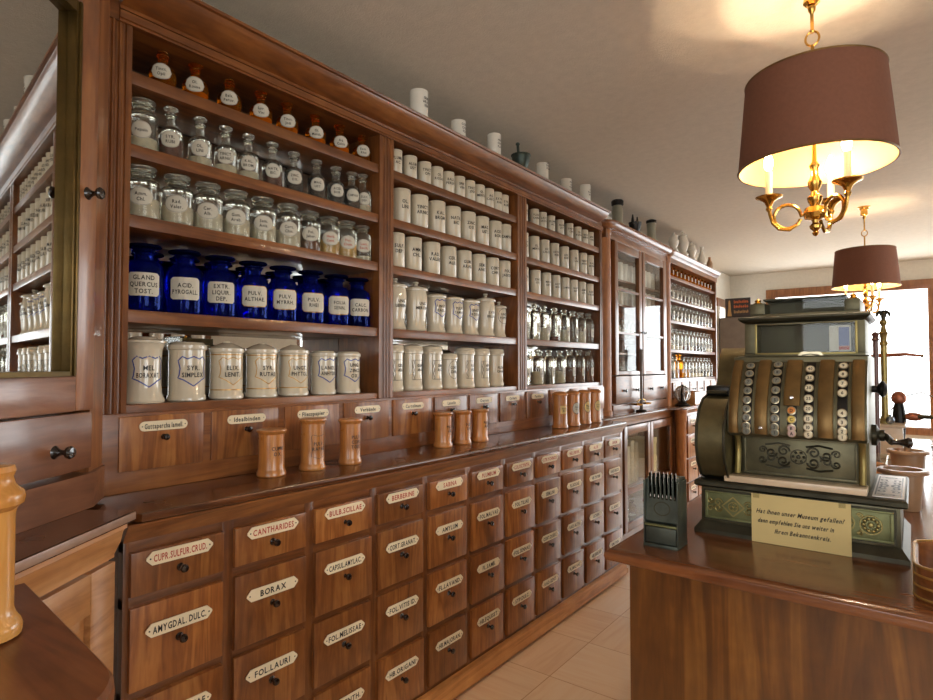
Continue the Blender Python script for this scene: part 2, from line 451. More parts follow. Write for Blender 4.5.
# shop window at the far end
w = thing('window_1', '', ''); del w['label'], w['category']; w['kind'] = 'structure'
f = MB(); y0, y1 = YF-.05, YF+.06
f.box(-1.74, 2.4, y0, y1, 2.475, 2.60, 'frame_wood', .008)
f.box(-1.74, -1.62, y0, y1, .5, 2.475, 'frame_wood', .008)
f.box(.165, .30, y0, y1, .62, 2.475, 'frame_wood', .008)
f.box(2.28, 2.4, y0, y1, .5, 2.475, 'frame_wood', .008)
f.box(-1.62, 2.28, y0, y1, .56, .66, 'frame_wood', .008)
part('frame', f, w); part('pane', MB().box(-1.63, 2.29, YF+.02, YF+.026, .65, 2.48, 'pane'), w)
for nm, x0, x1, yy in (('window_2', -.9, .5, YB), ('window_3', 1.0, 2.2, YB)):
    w = thing(nm, '', ''); del w['label'], w['category']; w['kind'] = 'structure'
    f = MB(); xm = (x0+x1)/2
    for a, b in ((x0, x0+.06), (xm-.04, xm+.04), (x1-.06, x1)): f.box(a, b, yy-.08, yy, .9, 2.45, 'frame_wood')
    for z in (.9, 1.95, 2.39): f.box(x0, x1, yy-.08, yy, z, z+.06, 'frame_wood')
    part('frame', f, w); part('pane', MB().box(x0+.02, x1-.02, yy-.05, yy-.045, .93, 2.42, 'pane'), w)
for nm, a0, a1 in (('window_4', -.6, 1.3), ('window_5', 5.2, 7.4)):
    w = thing(nm, '', ''); del w['label'], w['category']; w['kind'] = 'structure'
    f = MB(); am = (a0+a1)/2
    for a, b in ((a0, a0+.06), (am-.04, am+.04), (a1-.06, a1)): f.box(XR, XR+.08, a, b, .9, 2.45, 'frame_wood')
    for z in (.9, 1.95, 2.39): f.box(XR, XR+.08, a0, a1, z, z+.06, 'frame_wood')
    part('frame', f, w); part('pane', MB().box(XR+.045, XR+.05, a0+.02, a1-.02, .93, 2.42, 'pane'), w)
w = thing('window_6', '', ''); del w['label'], w['category']; w['kind'] = 'structure'
f = MB()
f.box(XL-.02, XL+.03, 8.92, 9.72, 2.33, 2.45, 'frame_wood', .005); f.box(XL-.02, XL+.03, 8.95, 9.03, .95, 2.33, 'wall', .005)
f.box(XL-.02, XL+.03, 9.61, 9.69, .95, 2.33, 'frame_wood', .005); f.box(XL-.02, XL+.06, 8.92, 9.72, .93, 1.0, 'frame_wood', .005)
part('frame', f, w); part('pane', MB().box(XL-.06, XL-.055, 9.02, 9.62, 1.0, 2.34, 'pane'), w)

# ------------------------------------------------------------------ main drawer cabinet
def knob_mb(p, r=.013, L=.03, ax='x', mat='black_knob', seg=14):
    mb = MB()
    prof = [(r*.95, 0), (r*.6, L*.12), (r*.42, L*.35), (r*.5, L*.5), (r*.95, L*.66), (r, L*.8), (r*.8, L*.95), (0, L)]
    return mb.lathe(prof, mat, p, seg, ax)
def plate_poly(w, h, kind):
    if kind == 'chamfer': c = h*.42; return [(-w/2+c, -h/2), (w/2-c, -h/2), (w/2, -h/2+c), (w/2, h/2-c), (w/2-c, h/2), (-w/2+c, h/2), (-w/2, h/2-c), (-w/2, -h/2+c)]
    p = []
    for i in range(9): a = -pi/2+pi*i/8; p.append((w/2-h/2+h/2*cos(a), h/2*sin(a)))
    for i in range(9): a = pi/2+pi*i/8; p.append((-w/2+h/2+h/2*cos(a), h/2*sin(a)))
    return p
def plate_mb(X, yc, zc, w, h, txt, ink, kind='chamfer'):
    mb = MB(); mb.prism([(yc+a, zc+b) for a, b in plate_poly(w, h, kind)], X, X+.003, 'plate', 'x')
    fn = lambda u, v: (X+.0036, yc+u, zc+v)
    mb.text(txt, h*.52, fn, ink, w*.80, .92)
    for sx in (-1, 1):
        q = [(sx*(w/2-h*.28)+h*.07*cos(t*pi/3), h*.07*sin(t*pi/3)) for t in range(6)]
        mb.add([fn(*p) for p in q], [tuple(range(6))], 'ink')
    return mb
XD = -1.627
cab = thing('drawer_cabinet', 'long walnut drawer cabinet with four rows of small labelled drawers along the left wall', 'cabinet', (XD, .68, 0))
Y0, Y1 = .688, 3.95
mb = MB()
mb.box(-2.2, XD-.03, Y0, Y1, .10, 1.0, 'walnut_y')
# face frame
for k in range(12):
    a = .70+.294*k-.033 if k else Y0
    b = .70+.294*k+.003 if k < 11 else Y1
    mb.box(XD-.03, XD, a, b, .10, 1.0, 'walnut_z', .002)
for z0, z1 in ((.10, .128), (.345, .375), (.585, .613), (.823, .852), (.968, 1.0)):
    mb.box(XD-.031, XD-.001, Y0, Y1, z0, z1, 'walnut_y', .002)
part('carcass', mb, cab)
mb = MB(); mb.sweep([(XD, Y0), (XD, Y1)], [(-.2, .995), (0.0, .995), (.004, 1.005), (.010, 1.018), (.022, 1.034), (.026, 1.040), (.026, 1.045), (-.2, 1.045)], 'walnut_y')
part('cove_moulding', mb, cab)
mb = MB(); mb.box(XD-.02, -1.60, Y0, Y1+.0, .022, .105, 'plinth', .004); part('plinth', mb, cab, 'light brown skirting board')
mb = MB()
for yy in (.9, 2.05, 3.0, 3.8): mb.box(-1.75, -1.63, yy, yy+.25, 0, .03, 'plinth')
mb.box(-2.18, -1.66, Y0+.02, Y1-.02, 0.0, .10, 'walnut_y')
part('base_block', mb, cab)
ROWS = [(.854, .968, .945), (.61, .825, .757), (.372, .587, .518), (.128, .347, .277)]
TXT = [['CUPR.SULFUR.CRUD.', 'CANTHARIDES', 'BULB.SCILLAE', 'BERBERINE', 'SABINA', 'PLUMBUM', 'COLOCYNTH.', 'STRYCHNOS', 'HELLEBOR.', 'ALOE', 'OPIUM'],
       ['AMYGDAL. DULC.', 'BORAX', 'CAPSUL.AMYLAC.', 'CORT.GRANAT.', 'AMYLUM', 'FOL.MALVAE', 'FOL.TILIAE', 'SEM.LINI', 'FL.ROSAE', 'HB.THYMI', 'RAD.IREOS'],
       ['HB.SATUREIAE', 'FOL.LAURI', 'FOL.MELISSAE', 'FOL.VITIS ID.', 'FL.LAVAND.', 'FL.SAMB.', 'FOL.SENNAE', 'CORT.QUERC.', 'RAD.ALTH.', 'LICHEN', 'FL.ARNIC.'],
       ['HB.MARRUBII', 'HB.ABSINTH.', 'FOL.MENTH.', 'HB.ORIGANI', 'HB.MAJORAN.', 'HB.EQUISET.', 'STIP.DULC.', 'RAD.GENT.', 'FL.MALVAE', 'HB.VIOLAE', 'SEM.FOEN.']]
for r, (z0, z1, zl) in enumerate(ROWS):
    for k in range(11):
        a = .70+.294*k; b = a+.262; yc = (a+b)/2
        d = part('drawer', MB().box(XD-.025, XD+.014+random.uniform(-.003, .004), a+.002, b-.002, z0, z1, 'drawer', .004), cab)
        X = XD+.0195
        part('name_plate', plate_mb(X-.002, yc-.002, zl, .184, .036, TXT[r][k], 'red' if r == 0 else 'ink'), d, 'cream enamel plate with red lettering' if r == 0 else None)
        part('knob', knob_mb((XD+.013, yc, zl-.043), .0115, .03), d)

mb = MB(); TOPZ = 1.07
mb.layers([(-2.2, 3.955), (-2.2, .515), (-1.872, .515), (-1.606, .714), (-1.597, .72), (-1.597, 3.955)],
          [(.012, 1.0455), (.003, 1.0475), (0, 1.053), (0, 1.063), (.003, 1.068), (.01, 1.07)], 'worktop')
single('worktop', mb, 'long dark polished wooden worktop lying on the wall of labelled drawers', 'worktop', (-1.9, 2.3, 1.0455))

# ------------------------------------------------------------------ main open shelves
XS = -1.90
TOPS = [2.364, 2.138, 1.92, 1.626]; TH = .040
BAYS = [(.806, 1.863), (1.952, 3.026), (3.130, 4.205)]
sh = thing('shelf_case', 'tall open walnut shelf case of three bays full of pharmacy jars above the drawers', 'shelf', (-2.05, 2.4, 1.07))
mb = MB(); mb.box(-2.20, -2.18, .72, 4.235, 1.07, 2.55, 'dark_back'); part('back_panel', mb, sh)
for a, b in BAYS:
    part('mirror_panel', MB().box(-2.179, -2.173, a, b, 1.345, 2.32 if a < 1 else 1.875, 'mirror'), sh, 'mirrored back behind the glassware')
def flute_post(ya, yb, z0, z1, X=XS, ng=3):
    p = [(X-.27, ya), (X, ya)]; w = (yb-ya); m = w*.16; g = (w-2*m)/ng
    for i in range(ng):
        c = ya+m+g*(i+.5)
        for q in range(7):
            t = pi*q/6; p.append((X-.007*sin(t), c-g*.36*cos(t)))
    p += [(X, yb), (X-.27, yb)]
    return MB().prism(p, z0, z1, 'walnut_z', 'z')
for a, b, ng in ((.72, .806, 3), (1.863, 1.952, 3), (3.026, 3.130, 3), (4.205, 4.24, 1)):
    part('post', flute_post(a, b, 1.30, 2.50, ng=ng), sh)
for a, b in BAYS:
    for zt in TOPS+[1.335]:
        part('shelf', MB().box(-2.172, XS-.006, a, b, zt-TH, zt, 'walnut_y', .003), sh)
mb = MB(); mb.box(-2.18, XS+.004, .72, 4.24, 1.07, 1.31, 'walnut_y', .003)
part('base_rail', mb, sh)
mb = MB(); mb.box(-2.2, XS+.002, .72, 4.24, 2.50, 2.56, 'walnut_y'); part('top_board', mb, sh)
CORN = [(-.28, 2.535), (.012, 2.535), (.012, 2.546), (.03, 2.550), (.055, 2.556), (.078, 2.568), (.094, 2.583), (.102, 2.597), (.104, 2.602), (.116, 2.603), (.118, 2.609), (.116, 2.614), (-.28, 2.614)]
mb = MB(); mb.sweep([(XS, .765), (XS, 4.235)], [(.0, 2.498), (.008, 2.498), (.008, 2.505), (.014, 2.507), (.014, 2.530), (.006, 2.532), (.0, 2.532)], 'walnut_y')
mb.sweep([(XS, .765), (XS, 4.145)], CORN, 'walnut_y'); mb.box(-2.18, XS, 4.145, 4.235, 2.55, 2.614, 'walnut_y'); cor = part('cornice', mb, sh)
part('top_board', MB().box(-2.19, -1.792, .77, 4.135, 2.614, 2.621, 'worn_cream', .002), sh, 'pale top board edge above the cornice')
UT = ['Guttapercha lamell.', 'Idealbinden', 'Fliesspapier', 'Verbände', 'Cartolinum', 'Lanolin', 'Crayons', 'Cachets', 'Pastillen', 'Suppos.', 'Capsules', 'Tabletten']
for k in range(12):
    a = .782+.2905*k; b = a+.262; yc = (a+b)/2
    d = part('drawer', MB().box(XS-.02, XS+.012, a, b, 1.135, 1.3, 'drawer', .003), sh)
    part('name_plate', plate_mb(XS+.0115, yc, 1.267, .15, .03, UT[k], 'ink', 'round'), d)
    part('knob', knob_mb((XS+.011, yc, 1.231), .0105, .027), d)

# ------------------------------------------------------------------ jars: lettering helpers
def cyl(r, zc, phi):
    """(u,v) on a label -> point on a cylinder of radius r; phi turns the label towards the room's near end"""
    return lambda u, v: (r*cos(u/r-phi), r*sin(u/r-phi), zc+v)
def patch(mb, fn, w, top, bot, mat, n=10):
    vs = []; fs = []
    for i in range(n+1):
        u = -w/2+w*i/n; vs += [fn(u, bot(u)), fn(u, top(u))]
    for i in range(n): fs.append((2*i, 2*i+2, 2*i+3, 2*i+1))
    mb.add(vs, fs, mat)
def lines_on(mb, r, zc, phi, lines, h, w, mat='ink', gap=1.5):
    n = len(lines)
    for i, t in enumerate(lines):
        mb.text(t, h, cyl(r+.0012, zc+((n-1)/2-i)*h*gap, phi), mat, w, .85)
def label_mb(style, r, zc, phi, w, h, lines, th=None, ink='ink'):
    mb = MB(); fn = cyl(r+.0010, zc, phi); n = len(lines); th = th or h*.2
    if style == 'oval':
        e = lambda u: h/2*sqrt(max(0, 1-(2*u/w)**2)); patch(mb, fn, w, e, lambda u: -e(u), 'label', 12)
        mb.ribbon([(w*.47*cos(2*pi*i/28), h*.47*sin(2*pi*i/28)) for i in range(28)], .0007, cyl(r+.0011, zc, phi), 'ink')
        w *= .72
    elif style in ('rect', 'goldrect'):
        patch(mb, fn, w, lambda u: h/2-(.1*h if abs(u) > w*.46 else 0), lambda u: -h/2+(.1*h if abs(u) > w*.46 else 0), 'label', 12)
        if style == 'goldrect':
            a, b = w*.5, h*.5; c = .12*h
            mb.ribbon([(-a+c, -b), (0, -b-.04*h), (a-c, -b), (a, -b+c), (a, b-c), (a-c, b), (-a+c, b), (-a, b-c), (-a, -b+c)], .0022, cyl(r+.0012, zc, phi), 'gold_line')
        w *= .86
    elif style in ('shield', 'goldshield'):
        pts = [(-.5, .36), (-.36, .5), (-.2, .42), (0, .5), (.2, .42), (.36, .5), (.5, .36), (.43, .1), (.46, -.14), (.5, -.22), (.3, -.3), (0, -.5), (-.3, -.3), (-.5, -.22), (-.46, -.14), (-.43, .1)]
        mb.ribbon([(a*w, b*h) for a, b in pts], .0040 if style == 'shield' else .0032, fn, 'blue_line' if style == 'shield' else 'gold_line'); w *= .74
    elif style == 'frame':
        a, b = w/2, h/2
        mb.ribbon([(-a, -b), (a, -b), (a, b), (-a, b)], .0016, fn, 'ink'); mb.ribbon([(-a*.55, -b), (-a*.55, b)], .0012, fn, 'ink', False)
        mb.ribbon([(-a*.78+.003*sin(i*.8), -b+2*b*i/20) for i in range(21)], .0022, fn, 'ink', False)
        lines_on(mb, r, zc+h*.12, phi-w*.18/r, lines, th, w*.6, ink); return mb
    elif style == 'wreath':
        mb.ribbon([(w*.5*cos(2*pi*i/28), h*.5*sin(2*pi*i/28)) for i in range(28)], .0018, fn, 'ink'); w *= .7
    lines_on(mb, r, zc, phi, lines, th, w, ink)
    return mb

# ------------------------------------------------------------------ jars: shapes (built once, shared by the copies)
PR = {}
def proto(key, parts):
    PR[key] = [(n, mb.mesh(key+'_'+n)) for n, mb in parts]
def bottle(key, r, h, gl='glass', neck=.45, sh=.62, stopper='flat', wide=False, fill=None, fillmat='powder', seg=18, stopmat=None):
    """apothecary bottle: body, shoulder, neck with lip; stopper kinds flat, ball, mushroom"""
    n = r*neck; zs = h*sh; zn = h*(sh+.16); zt = h*.86
    if wide: zs = h*.66; zn = h*.76; zt = h*.86
    prof = [(r*.9, 0), (r*.98, h*.012), (r, h*.03), (r, zs*.97)]
    for i in range(1, 6):
        t = i/5*pi/2; prof.append((n+(r-n)*cos(t), zs+(zn-zs)*sin(t)))
    prof += [(n, zt*.97), (n*1.28, zt*.985), (n*1.32, zt), (n*1.2, zt+h*.008)]
    body = MB().lathe(prof, gl, seg=seg)
    st = MB(); sm = stopmat or ('frost' if gl in ('glass',) else gl)
    if stopper == 'flat': st.lathe([(n*.8, zt-.01), (n*.82, zt+.012*h), (n*.62, zt+.03*h), (n*.75, zt+.06*h), (n*1.5, zt+.095*h), (n*1.62, zt+.115*h), (n*1.5, zt+.135*h), (n*1.1, h), (0, h-.002)], sm, seg=seg)
    elif stopper == 'mushroom': st.lathe([(n*.85, zt-.01), (n*.9, zt+.01*h), (n*.85, zt+.03*h), (n*1.1, zt+.05*h), (n*1.38, zt+.075*h), (n*1.36, zt+.1*h), (n*.9, h*.985), (0, h)], sm, seg=seg)
    elif stopper == 'disc': st.lathe([(n*.85, zt-.01), (n*.9, zt+.02*h), (n*1.72, zt+.05*h), (n*1.82, zt+.068*h), (n*1.7, zt+.085*h), (n*.6, h*.965), (0, h*.97)], sm, seg=seg)
    else: st.lathe([(n*.7, zt-.01), (n*.75, zt+.02*h), (n*.4, zt+.04*h), (n*1.0, zt+.07*h), (n*1.1, zt+.1*h), (n*.7, h*.99), (0, h)], sm, seg=seg)
    ps = [('glass_body', body), ('stopper', st)]
    if fill:
        ps.append(('contents', MB().lathe([(r*.85, .004), (r*.93, .008), (r*.93, zs*fill), (r*.6, zs*fill+.001), (0, zs*fill+.001)], fillmat, seg=seg)))
    proto(key, ps)
def canister(key, r, h, seg=20, mat='ceramic_w'):
    b = MB().lathe([(r*.94, 0), (r, h*.03), (r, h*.90)], mat, seg=seg)
    l = MB().lathe([(r*.96, h*.90), (r*1.015, h*.902), (r*1.02, h*.955), (r*.98, h*.985), (r*.8, h), (0, h)], mat, seg=seg)
    proto(key, [('body', b), ('lid', l)])
LETTERS = {}
def place(key, name, label, cat, group, x, y, z, lab=None, rz=0.):
    t = thing(name, label, cat, (x, y, z+.0008), rz, group)
    for n, me in PR[key]: link(n, me, t)
    if lab is not None: link('label' if lab[0] else 'lettering', lab[1].mesh('label'), t)
    return t

# bay one, top row: amber bottles
WORDS = ['Tinct. Opii', 'Ol. Rosae', 'Bals. Peruv.', 'Spir. Vini', 'Tinct. Jodi', 'Ol. Menth.', 'Aq. Calcis', 'Extr. Rhei', 'Syr. Rubi', 'Ol. Lini', 'Tinct. Arnic.', 'Kal. Brom.', 'Natr. Bic.', 'Zinc. Ox.', 'Mag. Ust.', 'Acid. Bor.', 'Camphor.', 'Sulf. Dep.', 'Amm. Chl.', 'Rad. Valer.', 'Cer. Alb.', 'Gum. Arab.', 'Sem. Anis.', 'Cort. Chin.', 'Fol. Jabor.', 'Herb. Cent.', 'Flor. Cham.', 'Lact. Sacch.', 'Plumb. Ac.', 'Alum. Ust.']
WI = [0]
def word(n=2, up=False):
    w = WORDS[WI[0] % len(WORDS)]; WI[0] += 1
    p = w.split(' '); p = [q.upper() for q in p] if up else p
    return p[:n]
bottle('amber_a', .041, .130, 'glass_amber', .36, .42, 'ball', fill=.45, fillmat='liquid_red')
bottle('amber_b', .041, .130, 'glass_amber', .36, .42, 'flat', fill=.5, fillmat='liquid_gold')
Z = TOPS
LOOKA = ['ruddy', 'golden', 'dark', 'honey-coloured', 'yellow', 'honey-coloured', 'yellow', 'dark']
for i, y in enumerate([.929, 1.041, 1.168, 1.298, 1.417, 1.556, 1.685, 1.815]):
    k = 'amber_b' if i in (1, 3, 4, 5, 6) else 'amber_a'
    place(k, 'amber_bottle', f'{LOOKA[i]} amber bottle with oval label, {ORD[i]} from left on top shelf of the left bay', 'bottle', 'amber bottles on the top shelf',
          -1.965, y, Z[0], (1, label_mb('oval', .041, .046, .55, .066, .052, word(2), .0105)))
# second row: clear narrow-neck bottles
bottle('clear_a', .038, .176, 'glass', .38, .46, 'flat', fill=.4, fillmat='powder')
bottle('clear_dark', .038, .176, 'glass', .38, .46, 'flat', fill=.8, fillmat='liquid_red')
bottle('clear_black', .037, .168, 'glass', .40, .48, 'flat', fill=1.12, fillmat='liquid_dark')
bottle('wide_clear', .044, .172, 'glass', .62, .6, 'mushroom', wide=True, fill=.35, fillmat='powder')
LOOKB = ['clear wide-necked', 'half-filled red-brown', 'clear', 'clear', 'clear', 'half-filled red-brown', 'clear', 'dark filled', 'dark filled', 'small dark', 'clear']
for i, y in enumerate([.868, .959, 1.06, 1.156, 1.247, 1.351, 1.45, 1.563, 1.666, 1.755, 1.821]):
    k = 'wide_clear' if i == 0 else {1: 'clear_dark', 5: 'clear_dark', 7: 'clear_black', 8: 'clear_black', 9: 'clear_black'}.get(i, 'clear_a')
    if i == 6: k = 'clear_black'
    lk = LOOKB[i] if i != 6 else 'dark filled'
    place(k, 'glass_bottle', f'{lk} glass bottle, {ORD[i]} from left on second shelf of the left bay', 'bottle', 'clear bottles on the second shelf',
          -1.965, y, Z[1], (1, label_mb('oval', .0372 if i else .0442, .060, .5, .064, .056, ['Pepsin'] if i == 0 else word(2, True), .0105)))
# third row: wide jars
bottle('wide_a', .050, .176, 'glass', .60, .6, 'mushroom', wide=True, fill=.55, fillmat='powder')
bottle('wide_y', .046, .168, 'glass', .62, .6, 'mushroom', wide=True, fill=.55, fillmat='powder_y')
bottle('wide_b', .046, .168, 'glass', .62, .6, 'mushroom', wide=True, fill=.35, fillmat='powder_b')
bottle('wide_s', .042, .165, 'glass', .62, .6, 'mushroom', wide=True, fill=.2, fillmat='powder')
for i, y in enumerate([.872, .985, 1.093, 1.2, 1.312, 1.425, 1.53, 1.632, 1.728, 1.82]):
    k = 'wide_a' if i < 6 else ['wide_b', 'wide_y', 'wide_y', 'wide_s'][i-6]
    lk = {'wide_a': 'stout clear', 'wide_b': 'brown filled', 'wide_y': 'yellow filled', 'wide_s': 'slim clear'}[k]
    r = {'wide_a': .050, 'wide_b': .046, 'wide_y': .046, 'wide_s': .042}[k]
    place(k, 'glass_jar', f'{lk} glass-stoppered jar, {ORD[i]} from left on third shelf of the left bay', 'jar', 'wide glass jars on the third shelf',
          -1.968, y, Z[2], (1, label_mb('oval', r, .066, .5, .078, .058, word(2), .0115, 'ink' if i < 7 else 'red')))
# fourth row: cobalt bottles
bottle('cobalt', .057, .228, 'glass_blue', .50, .57, 'disc', seg=24, fill=.8, fillmat='liquid_dark', stopmat='glass_dark')
PR['cobalt'] = PR['cobalt'][:2]
BT = [['GLAND', 'QUERCUS', 'TOST.'], ['ACID.', 'PYROGALL.'], ['EXTR.', 'LIQUIR.', 'DEP.'], ['PULV.', 'ALTHAE.'], ['PULV.', 'MYRRH.'], ['PULV.', 'RHEI'], ['FOLIA', 'SENN.'], ['CALC.', 'CARBON.']]
for i, y in enumerate([.884, 1.017, 1.146, 1.278, 1.41, 1.545, 1.68, 1.80]):
    place('cobalt', 'blue_bottle', f'cobalt blue stoppered bottle labelled {" ".join(BT[i]).title()}, {ORD[i]} from left in the row', 'bottle', 'cobalt blue bottles on the fourth shelf',
          -1.975, y, Z[3], (1, label_mb('goldrect' if i in (3, 4, 5, 6) else 'rect', .0572, .084, .42, .097, .074, BT[i], .0145)))
for i, y in enumerate([.955, 1.085, 1.215, 1.345, 1.48, 1.615, 1.745]):
    place('cobalt', 'blue_bottle', f'cobalt blue bottle in back rank, in gap after {ORD[i]} front blue bottle from left', 'bottle', 'cobalt blue bottles in the back rank', -2.108, y, Z[3])
# fifth row: ceramic jars
def proto_flare(key, r, h):
    b = MB().lathe([(r*1.0, 0), (r*1.03, .006), (r*.98, .014), (r*.88, .03), (r*.84, h*.3), (r*.84, h*.62), (r*.88, h*.8), (r*.98, h*.88), (r*1.04, h*.9)], 'ceramic', seg=28)
    l = MB().lathe([(r*.98, h*.9), (r*1.08, h*.902), (r*1.09, h*.935), (r*1.0, h*.95), (r*.7, h*.96), (r*.6, h*.985), (r*.35, h), (0, h)], 'ceramic', seg=28)
    proto(key, [('body', b), ('lid', l)])
def proto_cylj(key, r, h, dome, gold=False, knob=True):
    b = MB().lathe([(r*.98, 0), (r*1.06, .004), (r*1.06, .016), (r, .022), (r, h*.80)], 'ceramic', seg=28)
    if gold:
        for z in (.032, h*.76): b.lathe([(r+.0005, z), (r+.001, z), (r+.001, z+.004), (r+.0005, z+.004)], 'gold_line', seg=28, cap=False)
    l = MB().lathe([(r, h*.80), (r*1.06, h*.805), (r*1.09, h*.83), (r*1.07, h*.88), (r*1.0, h*.89)]+([(r*.75, h*.93), (r*.4, h*.97), (r*.25, h*.98), (r*.22, h), (0, h)] if dome else [(r*.9, h*.92), (r*.4, h*.94), (0, h*.94)]), 'ceramic', seg=28)
    proto(key, [('body', b), ('lid', l)])
proto_flare('flare', .062, .212); proto_cylj('flatj', .058, .214, False); proto_cylj('domej', .056, .205, True, True); proto_cylj('flats', .050, .196, False)
R5 = [('flare', 'shield', 'MEL|BORAXAT.', 'white ceramic jar with blue shield reading Mel, nearest the left post on bottom shelf', .052),
      ('flatj', 'shield', 'SYR.|SIMPLEX', 'white ceramic jar with blue shield and flat lid, second from left on bottom shelf', .058),
      ('domej', 'goldshield', 'ELIX.|LENIT.', 'white gold-banded ceramic jar lettered Elix, third from left on bottom shelf', .056),
      ('domej', 'goldshield', 'SYR.|RUTAE', 'white gold-banded ceramic jar in the middle of the left bottom shelf, fourth from left', .056),
      ('domej', 'goldshield', 'UNGT.|PHYTOL.', 'white gold-banded ceramic jar, fifth from left on bottom shelf of the left bay', .056),
      ('flats', 'shield', 'LANOL.|ANHYDR.', 'small white jar with blue shield, sixth from left on bottom shelf of left bay', .050),
      ('flats', 'shield', 'UNG.|ZINCI|OX.', 'small white jar with blue shield, rightmost on bottom shelf of left bay', .050)]
for i, y in enumerate([.886, 1.028, 1.173, 1.316, 1.462, 1.61, 1.748]):
    k, st, tx, lb, r = R5[i]
    place(k, 'ceramic_jar', lb, 'jar', 'ceramic jars on the bottom shelf of the left bay', -1.972, y, 1.335, (1, label_mb(st, r, .100, .12, .098, .098, tx.split('|'), .0155)))

# bays two and three: canisters
canister('can_s', .036, .116); canister('can_m', .049, .168); canister('can_m2', .047, .166)
canister('can_s3', .032, .112, 16); canister('can_m3', .037, .160, 16)
SHN = ['top', 'second', 'third']
def row_of(key, ys, x, z, r, h, bay, shelf, grp, phi=.0, up=True, nm='ceramic_canister', what='cream ceramic canister'):
    for i, y in enumerate(ys):
        place(key, nm, f'{what}, {ORD[i]} from left on {shelf} shelf of the {bay} bay', 'jar', grp, x, y, z,
              (0, label_mb('none', r, h*.54, .3 if r > .0371 or 'middle' in bay else .45, r*1.7, h*.4, word(2, up), .017 if r > .04 else .0135)))
row_of('can_s', [2.016, 2.121, 2.228, 2.322, 2.417, 2.511, 2.603, 2.695, 2.788, 2.872, 2.945], -1.955, Z[0], .036, .116, 'middle', 'top', 'small canisters in the middle bay')
row_of('can_m', [2.068, 2.199, 2.335, 2.465, 2.60, 2.73, 2.86, 2.965], -1.966, Z[1], .049, .168, 'middle', 'second', 'canisters on the second shelf of the middle bay')
row_of('can_m2', [2.03, 2.153, 2.295, 2.43, 2.566, 2.70, 2.835, 2.96], -1.965, Z[2], .047, .166, 'middle', 'third', 'canisters on the third shelf of the middle bay')
row_of('can_s3', [3.175, 3.314, 3.414, 3.531, 3.661, 3.80, 3.93, 4.04, 4.14], -1.955, Z[0], .032, .112, 'right', 'top', 'small canisters in the right bay')
row_of('can_m3', [3.18, 3.316, 3.45, 3.585, 3.728, 3.88, 4.02, 4.14], -1.96, Z[1], .037, .160, 'right', 'second', 'canisters on the second shelf of the right bay')
row_of('can_m3', [3.18, 3.33, 3.47, 3.60, 3.735, 3.868, 4.0, 4.13], -1.96, Z[2], .037, .160, 'right', 'third', 'canisters on the third shelf of the right bay')
# bay two, fourth row: bellied jars with lids
def proto_belly(key, r, h, fin):
    b = MB().lathe([(r*.92, 0), (r*.98, .006), (r*.9, .016), (r*.82, h*.12), (r*.86, h*.3), (r*.97, h*.5), (r, h*.62), (r*.93, h*.76), (r*.9, h*.80)], 'ceramic', seg=24)
    l = MB().lathe([(r*.9, h*.80), (r*1.06, h*.805), (r*1.07, h*.83), (r*.98, h*.86), (r*.6, h*.895), (r*.2, h*.91)]+([(r*.14, h*.94), (r*.24, h*.96), (r*.22, h*.99), (0, h)] if fin else [(0, h*.91)]), 'ceramic', seg=24)
    proto(key, [('body', b), ('lid', l)])
proto_belly('belly_f', .058, .25, True); proto_belly('belly', .055, .225, False); proto_belly('belly_s', .046, .215, True)
B4 = [('belly_f', 'none', 'UNG.|LENIENS'), ('belly_f', 'none', 'UNG.|MERCUR.'), ('belly', 'shield', 'UNGT.|BASIL.'), ('belly', 'shield', 'PULP.|TAMAR.'), ('belly', 'shield', 'UNGT.|ROSAE'), ('belly_f', 'none', 'EXTR.|BELLAD.'), ('belly_s', 'wreath', 'UNG.|POPUL.')]
for i, y in enumerate([2.04, 2.19, 2.342, 2.49, 2.638, 2.79, 2.93]):
    k, st, tx = B4[i]; r = {'belly_f': .058, 'belly': .055, 'belly_s': .046}[k]
    lk = {'none': 'bellied white jar with knobbed lid', 'shield': 'bellied white jar with painted shield', 'wreath': 'small bellied jar with painted wreath'}[st]
    place(k, 'ceramic_jar', f'{lk}, {ORD[i]} from left on fourth shelf of the middle bay', 'jar', 'bellied jars in the middle bay', -1.975, y, Z[3],
          (1 if st != 'none' else 0, label_mb(st, r*(.99 if st == 'none' else 1.0), .125, (.15 if st == 'none' else .2), .08, .09, tx.split('|'), .0145)))
# bay two, fifth row
def proto_ring(key, r, h):
    b = MB().lathe([(r*1.02, 0), (r*1.08, .005), (r*1.08, .02), (r*1.0, .028), (r*.98, h*.5), (r, h*.80)], 'ceramic', seg=24)
    l = MB().lathe([(r, h*.80), (r*1.1, h*.81), (r*1.12, h*.86), (r*1.05, h*.9), (r*1.08, h*.93), (r*1.0, h*.97), (r*.5, h), (0, h)], 'ceramic', seg=24)
    proto(key, [('body', b), ('lid', l)])
proto_ring('ring', .052, .224); proto_ring('ring_s', .045, .19)
for i, y in enumerate([2.02, 2.158, 2.31, 2.447, 2.59, 2.735, 2.88]):
    k = 'ring_s' if i == 3 else 'ring'; r = .045 if i == 3 else .052
    lk = 'small white jar with wreath' if i == 3 else 'tall white jar with ringed lid'
    place(k, 'ceramic_jar', f'{lk}, {ORD[i]} from left on bottom shelf of the middle bay', 'jar', 'jars on the bottom shelf of the middle bay', -1.972, y, 1.335,
          (1, label_mb('wreath' if i == 3 else ('none' if i == 6 else 'frame'), r, .1, .12, .07, .095, word(2, True), .0145)))
